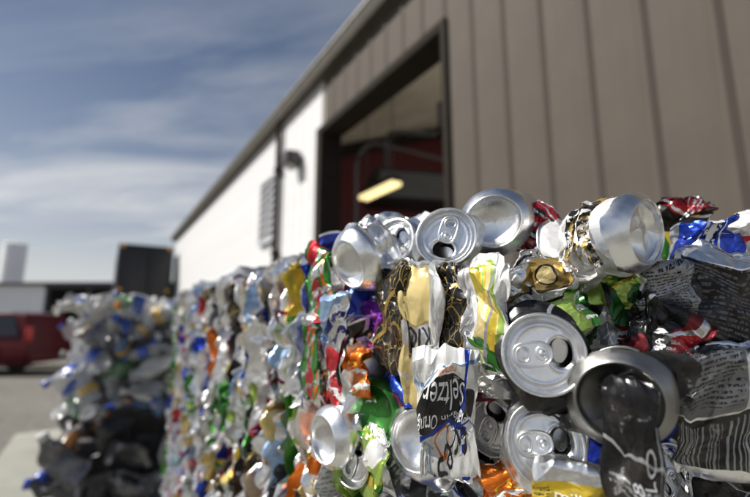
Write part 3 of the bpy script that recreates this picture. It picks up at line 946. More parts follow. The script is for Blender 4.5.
def lid_mesh(opened=True):
    """rim, countersink, panel with mouth, bent flap: verts, faces"""
    n = 72
    V, F, _ = lathe_np(RIM, n)
    V = list(map(tuple, V))
    base = len(V) - n
    rings = 20
    hx, hy, ha, hb = 0.0, 0.0112, 0.0096, 0.0074
    idx = [[base + j for j in range(n)]]
    ang = [math.atan2(V[base + j][1], V[base + j][0]) for j in range(n)]
    for i in range(1, rings + 1):
        r = 0.0214 * (1 - i / (rings + 0.6))
        row = []
        for j in range(n):
            x, y = r * math.cos(ang[j]), r * math.sin(ang[j])
            e = math.hypot((x - hx) / ha, (y - hy) / hb)
            z = -0.0041 + 0.0007 * math.exp(-((r - 0.0192) / 0.0009) ** 2)
            z -= 0.0006 * math.exp(-((math.hypot(x / 1.0, (y + 0.010) / 1.0) - 0.0052) / 0.0022) ** 2)      # finger well
            z += 0.0006 * math.exp(-((e - 1.22) / 0.10) ** 2) - (0.0009 if e < 1.04 else 0)
            row.append(len(V))
            V.append((x, y, z))
        idx.append(row)
    dele = set()
    for i in range(rings):
        for j in range(n):
            q = (idx[i][j], idx[i + 1][j], idx[i + 1][(j + 1) % n], idx[i][(j + 1) % n])
            cx, cy = sum(V[a][0] for a in q) / 4, sum(V[a][1] for a in q) / 4
            if opened and math.hypot((cx - hx) / ha, (cy - hy) / hb) < 1.0:
                dele.update(q)
                continue
            F.append(q)
    F.append(tuple(reversed(idx[-1])))
    if opened:
        used = set(a for f in F for a in f)
        for a in dele & used:
            x, y, z = V[a]
            e = math.hypot((x - hx) / ha, (y - hy) / hb) or 1
            if 0.8 < e < 1.25:
                V[a] = (hx + (x - hx) / e, hy + (y - hy) / e, -0.0048)
        b = len(V)
        for j in range(28):       # the torn flap, bent inwards
            a = 2 * PI * j / 28
            fx, fy = 0.90 * ha * math.cos(a), 0.90 * hb * math.sin(a)
            V.append((hx + fx, hy + 0.001 + fy * 0.80, -0.0056 - 0.0045 * (fx + ha) / ha - 0.0016 * (fy + hb) / hb))
        F.append(tuple(b + j for j in range(28)))
    return np.array(V), F


def tab_mesh():
    m = MB()
    z = -0.0024

    def sup(cx, cy, a, b, p, k=36, z0=z):
        out = []
        for j in range(k):
            q = 2 * PI * j / k
            c, s = math.cos(q), math.sin(q)
            out.append((cx + a * math.copysign(abs(c) ** (2 / p), c), cy + b * math.copysign(abs(s) ** (2 / p), s), z0))
        return out
    outer = sup(0, -0.0068, 0.0078, 0.0124, 2.7)
    hole = sup(0, -0.0128, 0.0050, 0.0042, 2.3)
    m.tube(outer, 0.00095, 7, True)
    m.tube(hole, 0.0008, 7, True)
    b = len(m.V)
    m.V += [(x, y, z + 0.0003) for x, y, _ in outer] + [(x, y, z + 0.0003) for x, y, _ in hole]
    k = len(outer)
    for j in range(k):
        m.F.append([b + j, b + (j + 1) % k, b + k + (j + 1) % k, b + k + j])
    m.tube(sup(0, -0.0005, 0.0046, 0.0040, 2.2, 26, z + 0.0004), 0.0005, 6, True)
    m.lathe([(0.0026, z + 0.0004), (0.0025, z + 0.0012), (0.0018, z + 0.0017), (0.0, z + 0.0018)], 18)
    m.lathe([(0.0035, -0.0042), (0.0028, z + 0.0002)], 18)
    return np.array(m.V), m.F


LIDM = lid_mesh(True)
LIDC = lid_mesh(False)
TABM = tab_mesh()

bale_loc = np.array((0.75, 0.75, 0.0))
bale = empty('can_bale', tuple(bale_loc), 0, 'glittering compressed bale of crushed aluminium drink cans in the foreground', 'bale')


def fin(name, P, F, mat, parent, centre, uv=None, angle=R(50), label=None, origin=True, rel=True):
    me = mesh_pd(name, P - centre, F, uv, True, angle)
    o = link(name, me, parent, (mat,))
    if rel:
        o.location = tuple(centre - bale_loc)
    if label:
        o['label'] = label
    return o


def text_verts(s, size, bold=0.0):
    cu = bpy.data.curves.new('lettering', 'FONT')
    cu.body = s
    cu.size = size
    cu.align_x, cu.align_y = 'CENTER', 'CENTER'
    cu.offset = bold
    cu.resolution_u = 3
    o = bpy.data.objects.new('lettering', cu)
    COL.objects.link(o)
    bpy.context.view_layer.update()
    me = bpy.data.meshes.new_from_object(o.evaluated_get(bpy.context.evaluated_depsgraph_get()))
    bpy.data.objects.remove(o)
    bpy.data.curves.remove(cu)
    bm = bmesh.new()
    bm.from_mesh(me)
    for _ in range(3):
        ed = [e for e in bm.edges if e.calc_length() > 0.0022]
        if ed:
            bmesh.ops.subdivide_edges(bm, edges=ed, cuts=1)
            bmesh.ops.triangulate(bm, faces=bm.faces)
    V = np.array([tuple(v.co) for v in bm.verts])
    bm.verts.index_update()
    F = [tuple(v.index for v in f.verts) for f in bm.faces]
    bm.free()
    bpy.data.meshes.remove(me)
    return V, F


def text_on_can(s, size, u, v, rot, bold=0.0):
    """lettering wrapped on the undeformed can; u, v in can print units, rot degrees"""
    V, F = text_verts(s, size, bold)
    c, s_ = math.cos(R(rot)), math.sin(R(rot))
    x, y = c * V[:, 0] - s_ * V[:, 1] + u * 0.1, s_ * V[:, 0] + c * V[:, 1] + v * 0.1
    th = PI / 2 + x / 0.0331
    r = 0.0331
    return np.stack((r * np.cos(th), r * np.sin(th), y - CL), 1), F


def view_vec(r, u, b):
    v = RGT * r + UPV * u - FWD * b
    return v / np.linalg.norm(v)


def end_can(label, px, py, size, normal, roll, mat, seed, end='lid', dia=0.0544, opened=True, ncirc=108, rows=70, tab=True, lidmat='lid', letters=(), **cr):
    """a can that shows its lid or its base; size = diameter of that end in photo pixels"""
    d = dia * FPX / size
    kw = dict(rt=0.32, rb=0.12, comp=0.62, flat=0.45, amp=0.0085, acc=0.12, wmin=0.07, phi=random.Random(seed).uniform(0, 3))
    kw.update(cr)
    f = make_crush(seed, **kw)
    n = view_vec(*normal)
    yd = RGT * math.cos(R(roll)) + UPV * math.sin(R(roll))
    yd = yd - n * (yd @ n)
    yd /= np.linalg.norm(yd)
    xd = np.cross(yd, n)
    Rm = np.stack((xd, yd, n), 1)
    pos = at(px, py, d)
    T_ = lambda P: f(P) @ Rm.T + pos
    fl = flip if end == 'base' else (lambda p: p)
    bp = body_profile(rows)
    V, F, UV = lathe_np(fl(bp), ncirc, True)
    W = T_(V)
    centre = W.mean(0)
    o = fin('crushed_can', W, F, C[mat], bale, centre, UV, label=label, angle=R(9))
    V, F, _ = lathe_np(fl(BASEP), ncirc)
    fin('base', T_(V), F, C[lidmat], o, centre, rel=False)
    LV, LF = LIDM if opened else LIDC
    LV = LV.copy()
    TV = TABM[0].copy()
    if end == 'base':
        LV[:, 2] = -CL - LV[:, 2]
        TV[:, 2] = -CL - TV[:, 2]
    fin('lid', T_(LV), LF, C[lidmat], o, centre, rel=False, angle=R(60))
    if tab and end == 'lid':
        fin('pull_tab', T_(TV), TABM[1], C[lidmat], o, centre, rel=False, angle=R(60))
    for (s, sz, u, v, rot, ink) in letters:
        TVV, TF = text_on_can(s, sz, u, v, rot)
        fin('lettering', T_(TVV), TF, C[ink], o, centre, rel=False)
    return o


def body_can(label, box, d, roll, mat, seed, tilt=(0, 0), letters=(), lidmat='silver', turn=None, minsc=0.42, ncirc=144, rows=94, **cr):
    """a flattened can whose side faces the camera, fitted to a photo box (x0, y0, x1, y1) at depth d"""
    er = random.Random(seed)
    kw = dict(rt=0, rb=0, comp=0.95, flat=0.22, phi=0.0, amp=0.0085, acc=0.12, ends=(er.uniform(0.5, 2.0), er.uniform(0.5, 2.0)), skew=er.uniform(-0.4, 0.4))
    kw.update(cr)
    f = make_crush(seed, **kw)
    x0, y0, x1, y1 = box
    d += DSHIFT.get(seed, 0.035 if x0 < 480 else 0.02)
    pos = at((x0 + x1) / 2, (y0 + y1) / 2, d)
    wid, hei = (x1 - x0) * d / FPX, (y1 - y0) * d / FPX
    c, s = math.cos(R(roll)), math.sin(R(roll))
    # local x -> viewer's left, y -> towards viewer, z -> up, then rolled
    A = np.array(((-c, 0, -s), (-s, 0, c), (0, 1, 0)))      # rows: right, up, back
    tx, ty = R(tilt[0]), R(tilt[1])
    Ty = np.array(((math.cos(tx), 0, math.sin(tx)), (0, 1, 0), (-math.sin(tx), 0, math.cos(tx))))
    Tx = np.array(((1, 0, 0), (0, math.cos(ty), -math.sin(ty)), (0, math.sin(ty), math.cos(ty))))
    B = np.stack((RGT, UPV, -FWD), 1)
    bp = body_profile(rows)
    V, F, UV = lathe_np(bp, ncirc, True)
    Q = f(V) @ A.T @ Ty.T @ Tx.T
    W0 = Q[:, 0].max() - Q[:, 0].min()
    if wid < 0.85 * W0:                       # narrow ones are turned away instead of shrunk
        tx = -min(R(turn if turn is not None else (60 if x0 < 385 else 36 if x0 < 480 else 22)), math.acos(max(0.3, wid / (0.85 * W0))))
        Ty = np.array(((math.cos(tx), 0, math.sin(tx)), (0, 1, 0), (-math.sin(tx), 0, math.cos(tx))))
        Q = f(V) @ A.T @ Ty.T @ Tx.T
    mn, mx = Q.min(0), Q.max(0)
    mid = (mn + mx) / 2
    sc = np.array((wid / (mx[0] - mn[0]), hei / (mx[1] - mn[1]), 1.0))
    sc = np.clip(sc, minsc, 1.6)
    sc[2] = 0.6
    T_ = lambda P: ((f(P) @ A.T @ Ty.T @ Tx.T - mid) * sc) @ B.T + pos
    W = T_(V)
    o = fin('crushed_can', W, F, C[mat], bale, pos, UV, label=label, angle=R(9))
    V, F, _ = lathe_np(BASEP, ncirc)
    fin('base', T_(V), F, C[lidmat], o, pos, rel=False)
    fin('lid', T_(LIDC[0]), LIDC[1], C[lidmat], o, pos, rel=False)
    for (s_, sz, u, v, rot, ink) in letters:
        TVV, TF = text_on_can(s_, sz, u, v, rot)
        lift = (f(TVV) + np.array((0, 0.0013, 0))) @ A.T @ Ty.T @ Tx.T
        fin('lettering', ((lift - mid) * sc) @ B.T + pos, TF, C[ink], o, pos, rel=False)
    return o


DSHIFT = {54: 0.025, 41: 0.005, 60: 0.045, 61: 0.07, 43: -0.012, 46: -0.014, 52: -0.022, 69: 0.0, 68: 0.005, 48: 0.008, 47: 0.01, 70: 0.02, 42: 0.002, 56: 0.022, 55: 0.03}
# ---- cans that show their ends
end_can('can with bright lid and pull tab at the top of the bale', 446, 236, 63, (-0.27, 0.30, 0.90), -104, 'silver', 11, dia=0.0544, comp=0.5, flat=0.7)
end_can('can with hollow base facing left at the top of the bale', 493, 222, 58, (-0.42, 0.02, 0.9), 30, 'silver', 12, end='base', dia=0.0500, rt=0.30, wmin=0.13, comp=0.6, flat=0.6, amp=0.0057)
end_can('white can with black and gold print, shiny base facing right', 648, 232, 70, (0.52, 0.04, 0.85), 80, 'whitegold', 13, end='base', dia=0.0496, rt=0.14, comp=0.55, flat=0.62, acc=0.16, amp=0.0095, bend=-0.3)
end_can('large lid facing the lens with open mouth and tab pointing right', 543, 354, 83, (-0.34, 0.24, 0.95), 3, 'blackcan', 14, rt=0.10, comp=0.22, flat=0.85, amp=0.004)  # black body stands in for the shaded gap around the lid
end_can('buckled lid with open mouth under the large lid', 545, 444, 80, (-0.28, 0.36, 0.95), 5, 'silver', 15, rt=0.22, wmin=0.16, flat=0.75, comp=0.3, amp=0.0052, acc=0.05)
end_can('dark can base ring beside the yellow can', 618, 402, 92, (-0.55, 0.05, 0.85), 60, 'blackcan', 16, end='base', dia=0.055, rt=0.18, comp=0.28, lidmat='dark_alu', amp=0.0057)
end_can('silver can rim tilted left beneath the top edge', 392, 243, 54, (-0.62, 0.28, 0.74), 30, 'silver', 17, comp=0.6, opened=True, rt=0.2)
end_can('crumpled silver can with base turned left under its crushed side', 347, 264, 52, (-0.72, -0.28, 0.62), 20, 'silver', 18, end='base', dia=0.050, comp=0.62, flat=0.7, acc=0.2, amp=0.0095, nf=3)
end_can('silver lid turned edge-on beside the seltzer can', 489, 425, 62, (-0.66, 0.06, 0.75), 65, 'tan', 19, rt=0.2, comp=0.6)
end_can('grey hollow can base beside the blue fold', 416, 440, 66, (-0.50, 0.30, 0.8), 40, 'silver', 20, end='base', dia=0.055, comp=0.6)
end_can('green can end turned left above its own folded strip', 370, 412, 54, (-0.50, 0.25, 0.8), 20, 'green', 21, end='base', dia=0.05, comp=0.5, lidmat='green')
end_can('silver can lid near the lower edge left of the green can', 350, 458, 58, (-0.72, 0.2, 0.66), 70, 'silver', 22, comp=0.6)
end_can('silver can base with folded side among grey cans', 322, 440, 52, (-0.80, 0.0, 0.6), 0, 'silver', 24, end='base', dia=0.05, comp=0.6)
end_can('silver lid peeking at the lower edge under the seltzer can', 452, 492, 60, (-0.5, 0.5, 0.7), 60, 'silver', 30, comp=0.6)

end_can('lid at the lower edge right of the black can', 676, 478, 66, (0.25, 0.45, 0.85), 40, 'silver', 37, comp=0.55)

# ---- cans that show their crushed sides
BC = body_can
BC('red can with black print wedged behind the hollow base', (510, 198, 562, 264), 0.365, -38, 'redblack', 41)
BC('citrus can with yellow and green print below the bright lid', (461, 252, 511, 370), 0.315, 6, 'citrus', 42, tilt=(-14, 0), comp=0.9)
BC('silver can folded over gold and black print', (492, 248, 572, 320), 0.335, -34, 'goldblack', 43, amp=0.0105)
BC('smooth green can side above the large lid', (520, 286, 590, 350), 0.30, 20, 'green', 44, tilt=(0, -20), amp=0.0042)
BC('multicoloured can with red, white and green patches', (570, 276, 652, 380), 0.31, 12, 'mixed', 45, amp=0.0105)
BC('black and red can with white emblem', (630, 290, 700, 376), 0.315, -32, 'blackred', 46, letters=[('$', 0.016, 0.05, 0.5, 20, 'ink_white'), ('K', 0.012, 0.05, 0.32, 100, 'ink_grey')])
BC('black can covered in rows of small print', (674, 240, 756, 362), 0.30, -4, 'blacktext', 47, amp=0.0075, acc=0.04, comp=0.95)
BC('grey can with printed panel and bar code', (672, 338, 772, 476), 0.275, 4, 'greytext', 48, amp=0.0068, acc=0.03, comp=0.95, tilt=(-10, 8))
BC('blue and white can folded on the top right', (680, 214, 746, 276), 0.335, -84, 'bluewhite', 49, amp=0.0076)
BC('silver white can at the right edge of the frame', (726, 206, 800, 268), 0.32, 30, 'white', 50)
BC('dark red can lying along the top edge', (652, 205, 710, 230), 0.40, 80, 'blackred', 51)
BC('grey silver can with small print behind the shiny base', (640, 258, 688, 332), 0.335, 8, 'silvertext', 52, amp=0.0057)
BC('black can with gold line drawing beside the pale yellow can', (372, 258, 420, 376), 0.345, 3, 'blackgold', 53, tilt=(-25, 0))
BC('black can with gold lines and white letters under the bright lid', (430, 262, 472, 360), 0.320, -6, 'blackgold', 54, letters=[('AR', 0.012, 0.08, 0.88, 10, 'ink_white'), ('&', 0.008, 0.12, 0.80, 10, 'ink_white')], tilt=(-10, 0))
BC('pale yellow can with silver band and inverted lettering', (398, 262, 444, 412), 0.325, 4, 'paleyellow', 55, skew=-0.1, turn=28, letters=[('KIC', 0.026, -0.02, 0.70, 180, 'ink_black')], amp=0.0057, tilt=(-18, 0))
BC('white seltzer can with black label and inverted lettering', (412, 342, 478, 482), 0.30, 3, 'seltzer', 56, amp=0.0080, skew=0.15, acc=0.05, tilt=(-12, 0), turn=22,
   letters=[('Seltzer', 0.018, 0.0, 0.72, 180, 'ink_white'), ('Mandarin Orange', 0.0105, 0.0, 0.59, 180, 'ink_white'), ('fresh', 0.030, 0.04, 0.27, 212, 'ink_black'), ('naranja', 0.008, 0.0, 0.82, 180, 'ink_orange')])
BC('dark grey folded sheet between citrus can and large lid', (452, 346, 516, 396), 0.305, 78, 'dull', 57)
BC('orange can left of the green can', (334, 346, 376, 408), 0.375, 10, 'orange', 58, tilt=(-25, 0))
BC('green can strip folded downwards', (358, 425, 388, 520), 0.345, -14, 'greenwhite', 59, tilt=(-30, 0))
BC('blue can fold above the grey hollow base', (384, 372, 418, 428), 0.34, -25, 'blue', 60, tilt=(-20, 0))
BC('green and red can at the top of the left face', (302, 240, 342, 330), 0.43, 0, 'greenred', 62, tilt=(-30, 0))
BC('red and green can strip hanging below the green can', (298, 312, 326, 408), 0.44, 4, 'greenred', 63, tilt=(-30, 0))
BC('pale silver sheet left of the purple can', (318, 286, 358, 366), 0.40, 12, 'lightblue', 65, tilt=(-20, 0))
BC('purple and white can sliver', (354, 296, 388, 352), 0.385, -10, 'purple', 66, tilt=(-20, 0))
BC('yellow can with silver top under the buckled lid', (532, 458, 606, 530), 0.262, -4, 'yellowlabel', 68, amp=0.0042, acc=0.03, letters=[('mille', 0.017, 0.0, 0.62, 0, 'ink_white'), ('me', 0.017, 0.02, 0.44, 0, 'ink_white')], tilt=(0, -8))
BC('black can with grey lettering in front of the dark ring', (606, 376, 650, 540), 0.247, 4, 'blackcan', 69, amp=0.0057, letters=[('U8', 0.020, 0.06, 0.42, 90, 'ink_grey'), ('LO', 0.016, 0.20, 0.60, 90, 'ink_grey')], turn=30, minsc=0.28)
BC('orange can corner at the lower edge', (484, 468, 530, 520), 0.29, 30, 'orange', 70)
BC('white blue folded can at the lower edge', (450, 470, 500, 530), 0.325, -20, 'seltzer', 71)
BC('dark can crushed into the right lower corner', (690, 470, 790, 560), 0.30, 70, 'blackcan', 72)
BC('yellow green can scrap right of the gold fold', (590, 268, 634, 312), 0.315, 60, 'greenwhite', 75)
BC('orange and red can strip left of the orange can', (322, 340, 350, 412), 0.395, -6, 'redsilver', 80, tilt=(-30, 0))

# ---- the left face: flattened cans in vertical layers
rng = random.Random(5)
WEIGHTS = [('silver', 52), ('dull', 13), ('lightblue', 5), ('white', 7), ('red', 9), ('redsilver', 7), ('blue', 11), ('bluesilver', 9), ('green', 3), ('greenwhite', 4), ('greenred', 3),
           ('blackgold', 6), ('blackcan', 9), ('blackred', 3), ('gold', 5), ('yellow', 6), ('orange', 3), ('paleyellow', 3), ('purple', 1), ('silvertext', 4), ('brown', 2), ('tan', 2)]
POOL = [k for k, w in WEIGHTS for _ in range(w)]


def variant(seed, ncirc, rows):
    r = random.Random(seed)
    stiff = r.random() < 0.3
    f = make_crush(seed, rt=0.16 if stiff else 0, rb=0.12 if stiff else 0, comp=r.uniform(0.85, 1.05), flat=r.uniform(0.07, 0.17), phi=r.uniform(-0.3, 0.3), acc=r.uniform(0.05, 0.2), nf=r.uniform(1.5, 3.5),
                   amp=r.uniform(0.0045, 0.008), bend=r.choice((0, 0, r.uniform(-0.6, 0.6))), bt=r.uniform(0.35, 0.65), wmin=0.55, fine=0.35,
                   ends=r.choice((None, None, (r.uniform(0.5, 1.5), 0), (0, r.uniform(0.5, 1.5)))))
    V, F, UV = lathe_np(body_profile(rows), ncirc, True)
    V2, F2, UV2 = lathe_np(BASEP[::2] + [BASEP[-1]], ncirc)
    V3, F3, UV3 = lathe_np([RIM[i] for i in (0, 2, 4, 6, 9, 11, 13)] + [(0.012, -0.0041), (0.0004, -0.0041)], ncirc)
    P = np.concatenate((f(V), f(V2), f(V3)))
    P[:, 1] *= 0.6
    P -= (P.min(0) + P.max(0)) / 2
    k1, k2 = len(V), len(V) + len(V2)
    FF = list(F) + [tuple(a + k1 for a in q) for q in F2] + [tuple(a + k2 for a in q) for q in F3]
    mi = [0] * len(F) + [1] * (len(F2) + len(F3))
    return P, FF, list(UV) + list(UV2) + list(UV3), mi


VARS = []
for i in range(26):
    P, FF, UVV, mi = variant(200 + i, 54, 36)
    me = mesh_pd('crushed_can', P, FF, UVV, True, R(20), mi)
    me.materials.append(C['silver'])
    me.materials.append(C['lid'])
    VARS.append((me, P))
# bale surface: left face plane x = FX; far end at Y1
FX, YA, YB, ZTOP = 0.198, 0.36, 1.60, 1.675


def rot_m(ry, tz, tx):
    return np.array((Matrix.Rotation(tz, 3, 'Z') @ Matrix.Rotation(tx, 3, 'X') @ Matrix.Rotation(ry, 3, 'Y')))


def place_var(vi, Rm, loc, mat):
    o = bpy.data.objects.new('crushed_can', VARS[vi][0])
    COL.objects.link(o)
    o.parent = bale
    Mx = Matrix([list(r_) for r_ in Rm]).to_4x4()
    o.matrix_local = Matrix.Translation(Vector(loc - bale_loc)) @ Mx
    o.material_slots[0].link = 'OBJECT'
    o.material_slots[0].material = C[mat]
    return o


count = 0
LATER = []
y = YA
while y < YB:
    d_ = y * math.cos(YAW) + FX * math.sin(YAW)
    zlow = 1.58 - 215 / 420 * d_
    zt_ = ZTOP + rng.uniform(-0.028, 0.010)
    while zt_ > zlow:
        vi = rng.randrange(len(VARS))
        Rm = rot_m(rng.choice((0, PI)) + rng.gauss(0, 0.25) if rng.random() < 0.82 else rng.uniform(0, 6.28), rng.gauss(0, 0.13), rng.gauss(0, 0.08))
        Q = VARS[vi][1] @ Rm.T
        loc = np.array((FX + (rng.uniform(-0.008, 0.010) if rng.random() < 0.8 else rng.uniform(-0.018, 0.022)) - Q[:, 0].min(), y + rng.uniform(-0.01, 0.01), zt_ - Q[:, 2].max()))
        if count < 200 and (y < 1.2 or zt_ > 1.40):
            place_var(vi, Rm, loc, rng.choice(POOL))
            count += 1
        else:
            LATER.append((loc, Rm))
        zt_ -= (Q[:, 2].max() - Q[:, 2].min()) * rng.uniform(0.70, 0.92)
    y += 0.0185
# ---- cans filling in behind the sharp ones at the near corner
for i in range(34):
    px, py = rng.uniform(330, 780), rng.uniform(255, 500)
    dd = 0.385 + rng.uniform(-0.01, 0.05) + max(0, (470 - px)) * 0.0007
    vi = rng.randrange(len(VARS))
    Rm = np.array(Matrix.Rotation(rng.uniform(0, 6.28), 3, Vector((rng.gauss(0, 1), rng.gauss(0, 1), rng.gauss(0, 1))).normalized()))
    place_var(vi, Rm, at(px, py, dd), rng.choice(POOL + ['blackcan'] * 12 + ['dull'] * 12))
    count += 1
print('individual bulk cans', count)

# ---- the rest of the bale: one joined mass of simple crushed cans round a solid core
low = [variant(300 + i, 14, 7) for i in range(6)]
bigV, bigF, bigMi, bigUV = [], [], [], []
off = 0
SMATS = ['silver', 'lid', 'dull', 'white', 'red', 'blue', 'bluesilver', 'blackgold', 'green', 'gold', 'lightblue']


def mass_can(loc, Rm):
    global off
    P, FF, UVV, mi = low[rng.randrange(len(low))]
    bigV.append(P @ Rm.T + loc - bale_loc)
    bigF.extend(tuple(a + off for a in q) for q in FF)
    c_ = rng.choice((0, 0, 0, 2, 3, 4, 5, 6, 7, 8, 9, 10))
    bigMi.extend(1 if q else c_ for q in mi)
    bigUV.extend(UVV)
    off += len(P)


def rnd_rot():
    return rot_m(rng.uniform(0, 6.28), rng.gauss(0, 0.3), rng.gauss(0, 0.3))


for loc, Rm in LATER:
    mass_can(loc, Rm)
c0 = at(455, 248, 0.40)
C0 = np.array((c0[0], c0[1]))
C1 = C0 + RGT[:2] * 0.85
# lower left face, top, end face below the frame, far end
y = 0.36
while y < 1.62:
    z = 0.06
    d_ = y * math.cos(YAW) + FX * math.sin(YAW)
    while z < 1.58 - 215 / 420 * d_ + 0.03:
        mass_can(np.array((FX + 0.045 + rng.uniform(-0.01, 0.01), y, z)), rnd_rot())
        z += 0.075
    y += 0.045
for i in range(14):
    for j in range(16):
        mass_can(np.array((0.30 + i * 0.065, 0.52 + j * 0.072, 1.615 + rng.uniform(-0.02, 0.015))), rnd_rot())
for i in range(11):
    q = C0 + RGT[:2] * (i * 0.075) + np.array(FWD[:2]) * 0.02
    z = 0.06
    while z < 1.60:
        if z < 1.34 or i > 3:
            mass_can(np.array((q[0], q[1], z)), np.array(Matrix.Rotation(rng.uniform(0, 6), 3, Vector((rng.gauss(0, 1), rng.gauss(0, 1), rng.gauss(0, 1))).normalized())))
        z += 0.075
for i in range(13):
    for j in range(18):
        mass_can(np.array((0.27 + i * 0.07, 1.60, 0.08 + j * 0.088)), rnd_rot())
me = mesh_pd('compressed_cans', np.concatenate(bigV), bigF, bigUV, True, R(45), bigMi)
for k_ in SMATS:
    me.materials.append(C[k_])
mass = link('compressed_cans', me, bale)
mass['kind'] = 'stuff'
mass['label'] = 'packed mass of crushed cans filling the bale'
corem = NT('bale_core_scrap')
cc_ = corem.coord()
corem.set(Base_Color=corem.ramp(corem.noise(cc_, 30, 4), (0.35, (0.05, 0.05, 0.052)), (0.7, (0.30, 0.30, 0.31))), Metallic=0.8, Roughness=0.4)
corem.bump(corem.noise(cc_, 38, 4, 0.6, 1.0), 1.0, 0.03)
poly = [(FX + 0.085, 0.48), (C0[0] + 0.075, C0[1] + 0.085), (C1[0] + 0.02, C1[1] + 0.11), (1.25, 1.56), (FX + 0.085, 1.56)]
core = MB().prism([(x - bale_loc[0], y - bale_loc[1]) for x, y in poly], 0.06, 1.60, 'z').build('core', corem.m, bale)

# ------------------------------------------------------------------ bales of plastic bottles behind
def plastic(name, col, alpha, rough=0.16):
    t = NT(name)
    n = t.noise(t.coord(), 14, 4, 0.6)
    t.set(Base_Color=t.ramp(n, (0.3, tuple(c * 0.75 for c in col)), (0.7, col)), Roughness=t.math('ADD', rough, t.math('MULTIPLY', n, 0.12)), Alpha=alpha)
    t.b.inputs['IOR'].default_value = 1.55
    t.b.inputs['Coat Weight'].default_value = 0.6 if alpha < 0.95 else 0.0
    t.b.inputs['Coat Roughness'].default_value = 0.05
    t.b.inputs['Specular IOR Level'].default_value = 0.9
    return t.m


PL = dict(
    clear=plastic('clear_bottle_plastic', (0.72, 0.74, 0.77), 0.34, 0.02), milky=plastic('milky_plastic', (0.72, 0.71, 0.66), 0.88, 0.3), bluish=plastic('blue_tinted_plastic', (0.20, 0.34, 0.62), 0.6),
    greenish=plastic('green_tinted_plastic', (0.10, 0.26, 0.10), 0.7), dark=plastic('black_plastic', (0.020, 0.020, 0.024), 1.0, 0.42), smoke=plastic('smoky_plastic', (0.09, 0.09, 0.10), 0.85),
    amberp=plastic('amber_plastic', (0.22, 0.09, 0.02), 0.85), bluecap=plastic('blue_cap_plastic', (0.02, 0.07, 0.50), 1.0, 0.3), whitecap=plastic('white_cap_plastic', (0.72, 0.72, 0.70), 1.0, 0.3),
    orangecap=plastic('orange_cap_plastic', (0.62, 0.20, 0.03), 1.0, 0.3), bluelabel=plastic('blue_label_film', (0.03, 0.10, 0.48), 1.0, 0.3), whitelabel=plastic('white_label_film', (0.62, 0.62, 0.60), 1.0, 0.4),
    goldlabel=plastic('gold_label_film', (0.55, 0.36, 0.08), 1.0, 0.3))
BOT = [(0.0078, -0.0135), (0.0080, -0.018), (0.0115, -0.026), (0.0165, -0.034), (0.0195, -0.043), (0.0200, -0.052), (0.0194, -0.056), (0.0194, -0.060), (0.0194, -0.070), (0.0194, -0.080), (0.0194, -0.088), (0.0200, -0.092),
       (0.0192, -0.098), (0.0200, -0.103), (0.0192, -0.108), (0.0200, -0.114), (0.0180, -0.1195), (0.010, -0.1185), (0.0004, -0.116)]
CAP = [(0.0084, -0.0135), (0.0089, -0.012), (0.0089, -0.004), (0.0082, -0.003), (0.0003, -0.003)]
LAB = [(0.0197, -0.0565), (0.01985, -0.060), (0.01985, -0.066), (0.01985, -0.072), (0.01985, -0.080), (0.01985, -0.086), (0.0197, -0.0885)]
BVAR = []
for i in range(10):
    r = random.Random(700 + i)
    f = make_crush(700 + i, rt=0.3, rb=0.05, comp=r.uniform(0.6, 0.95), flat=r.uniform(0.3, 0.8), phi=r.uniform(0, 3), acc=r.uniform(0.02, 0.12), amp=r.uniform(0.003, 0.006), bend=r.uniform(-0.7, 0.7), wmin=0.02)
    ms = []
    for nm, prof in (('bottle', BOT), ('cap', CAP), ('label_band', LAB)):
        V, F, UVv = lathe_np(prof, 22)
        P = f(V) * 1.75
        ms.append((P, F))
    c_ = ms[0][0].mean(0)
    BVAR.append([mesh_pd(nm, P - c_, F, None, True, R(50)) for nm, (P, F) in zip(('bottle', 'cap', 'label_band'), ms)])
    for me in BVAR[-1]:
        me.materials.append(PL['clear'])


def put_mat(o, m):
    o.material_slots[0].link = 'OBJECT'
    o.material_slots[0].material = m


def bottle(parent, loc, axis, roll, scale, mats, cap=True, label=True):
    v = rng.choice(BVAR)
    o = bpy.data.objects.new('bottle', v[0])
    COL.objects.link(o)
    o.parent = parent
    q = Vector(axis).normalized().to_track_quat('Z', 'Y') @ Matrix.Rotation(roll, 3, 'Z').to_quaternion()
    o.location = loc
    o.rotation_mode = 'QUATERNION'
    o.rotation_quaternion = q
    o.scale = (scale, scale, scale)
    put_mat(o, PL[mats[0]])
    if cap:
        c = bpy.data.objects.new('cap', v[1])
        COL.objects.link(c)
        c.parent = o
        put_mat(c, PL[mats[1]])
    if label:
        c = bpy.data.objects.new('label_band', v[2])
        COL.objects.link(c)
        c.parent = o
        put_mat(c, PL[mats[2]])
    return o


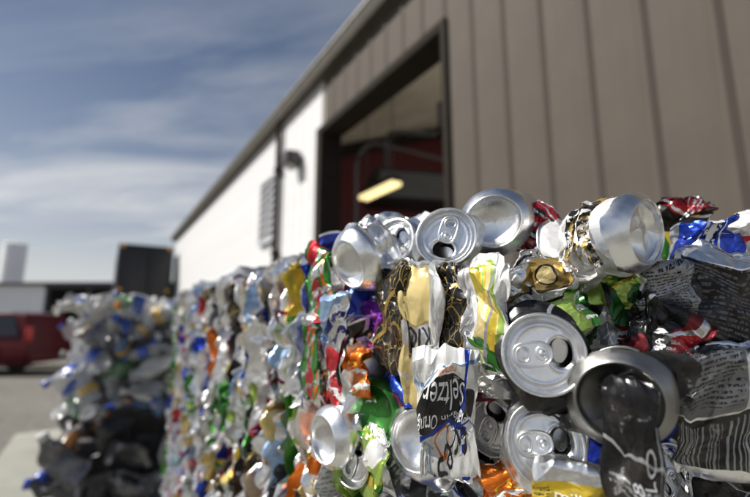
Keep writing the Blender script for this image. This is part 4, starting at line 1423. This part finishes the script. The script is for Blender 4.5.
def plastic_bale(name, label, x0, x1, y0, y1, z0, z1, pool, capp, labp, plabel, step, core_col, size=(0.8, 1.15)):
    b = empty(name, (x0, y0, z0), 0, label, 'bale')
    w, dp, h = x1 - x0, y1 - y0, z1 - z0
    t = NT(name + '_core')
    cc = t.coord()
    t.set(Base_Color=t.ramp(t.noise(cc, 9, 4), (0.3, tuple(q * 0.5 for q in core_col)), (0.7, core_col)), Roughness=0.5)
    t.bump(t.noise(cc, 14, 4, 0.6, 1.0), 1.0, 0.05)
    MB().box(0.07, w - 0.02, 0.09, dp, 0.0, h - 0.07).build('core', t.m, b, bevel=0.03)

    def one(loc, nrm):
        ax = Vector((rng.gauss(0, 1), rng.gauss(0, 1), rng.gauss(0, 0.8)))
        n = Vector(nrm)
        ax -= n * ax.dot(n) * rng.uniform(0.3, 1.0)
        bottle(b, loc, ax, rng.uniform(0, 6.3), rng.uniform(*size), (rng.choice(pool), rng.choice(capp), rng.choice(labp)), rng.random() < 0.75, rng.random() < plabel)
    nx, nzr, ny = int(min(w, 0.8) / step), max(1, int(h / step)), int(dp / step)
    for k in range(nzr):
        for i in range(nx + 1):
            one(((i + 0.4 + rng.uniform(-0.25, 0.3)) * step, 0.03 + rng.uniform(-0.05, 0.05), (k + 0.5 + rng.uniform(-0.3, 0.3)) * step), (0, -1, 0))
        for j in range(1, ny):
            if k > nzr - 3 or j < 4:
                one((0.055 + rng.uniform(-0.02, 0.03), (j + rng.uniform(-0.3, 0.3)) * step, (k + 0.5 + rng.uniform(-0.3, 0.3)) * step), (-1, 0, 0))
    return b, one, (w, dp, h)


bb, one, (w, dp, h) = plastic_bale('bottle_bale', 'bale of crushed clear plastic bottles with blue labels beyond the cans', -0.13, 0.95, 2.33, 3.35, 1.13, 1.66,
                                   ['clear'] * 12 + ['milky'] * 3 + ['bluish'] * 1 + ['greenish', 'smoke', 'smoke'], ['bluecap'] * 3 + ['whitecap'] * 3 + ['orangecap'], ['bluelabel'] * 3 + ['whitelabel'] * 2 + ['goldlabel'], 0.42, 0.084, (0.16, 0.16, 0.17), (0.72, 1.15))
for i in range(9):
    for j in range(5):
        one((i * 0.09 + rng.uniform(-0.03, 0.03), 0.03 + j * 0.10, h - 0.02 + rng.uniform(-0.015, 0.03)), (0, 0, 1))
plastic_bale('dark_plastic_bale', 'lower bale of dark crushed plastic jugs beneath the clear bottles', -0.13, 1.0, 2.27, 3.4, 0.06, 1.12,
             ['dark'] * 8 + ['smoke'] * 6 + ['clear'] * 3 + ['amberp'], ['dark', 'dark', 'dark', 'whitecap', 'bluecap'], ['bluelabel', 'whitelabel', 'goldlabel'], 0.10, 0.125, (0.02, 0.02, 0.022), (1.15, 1.7))
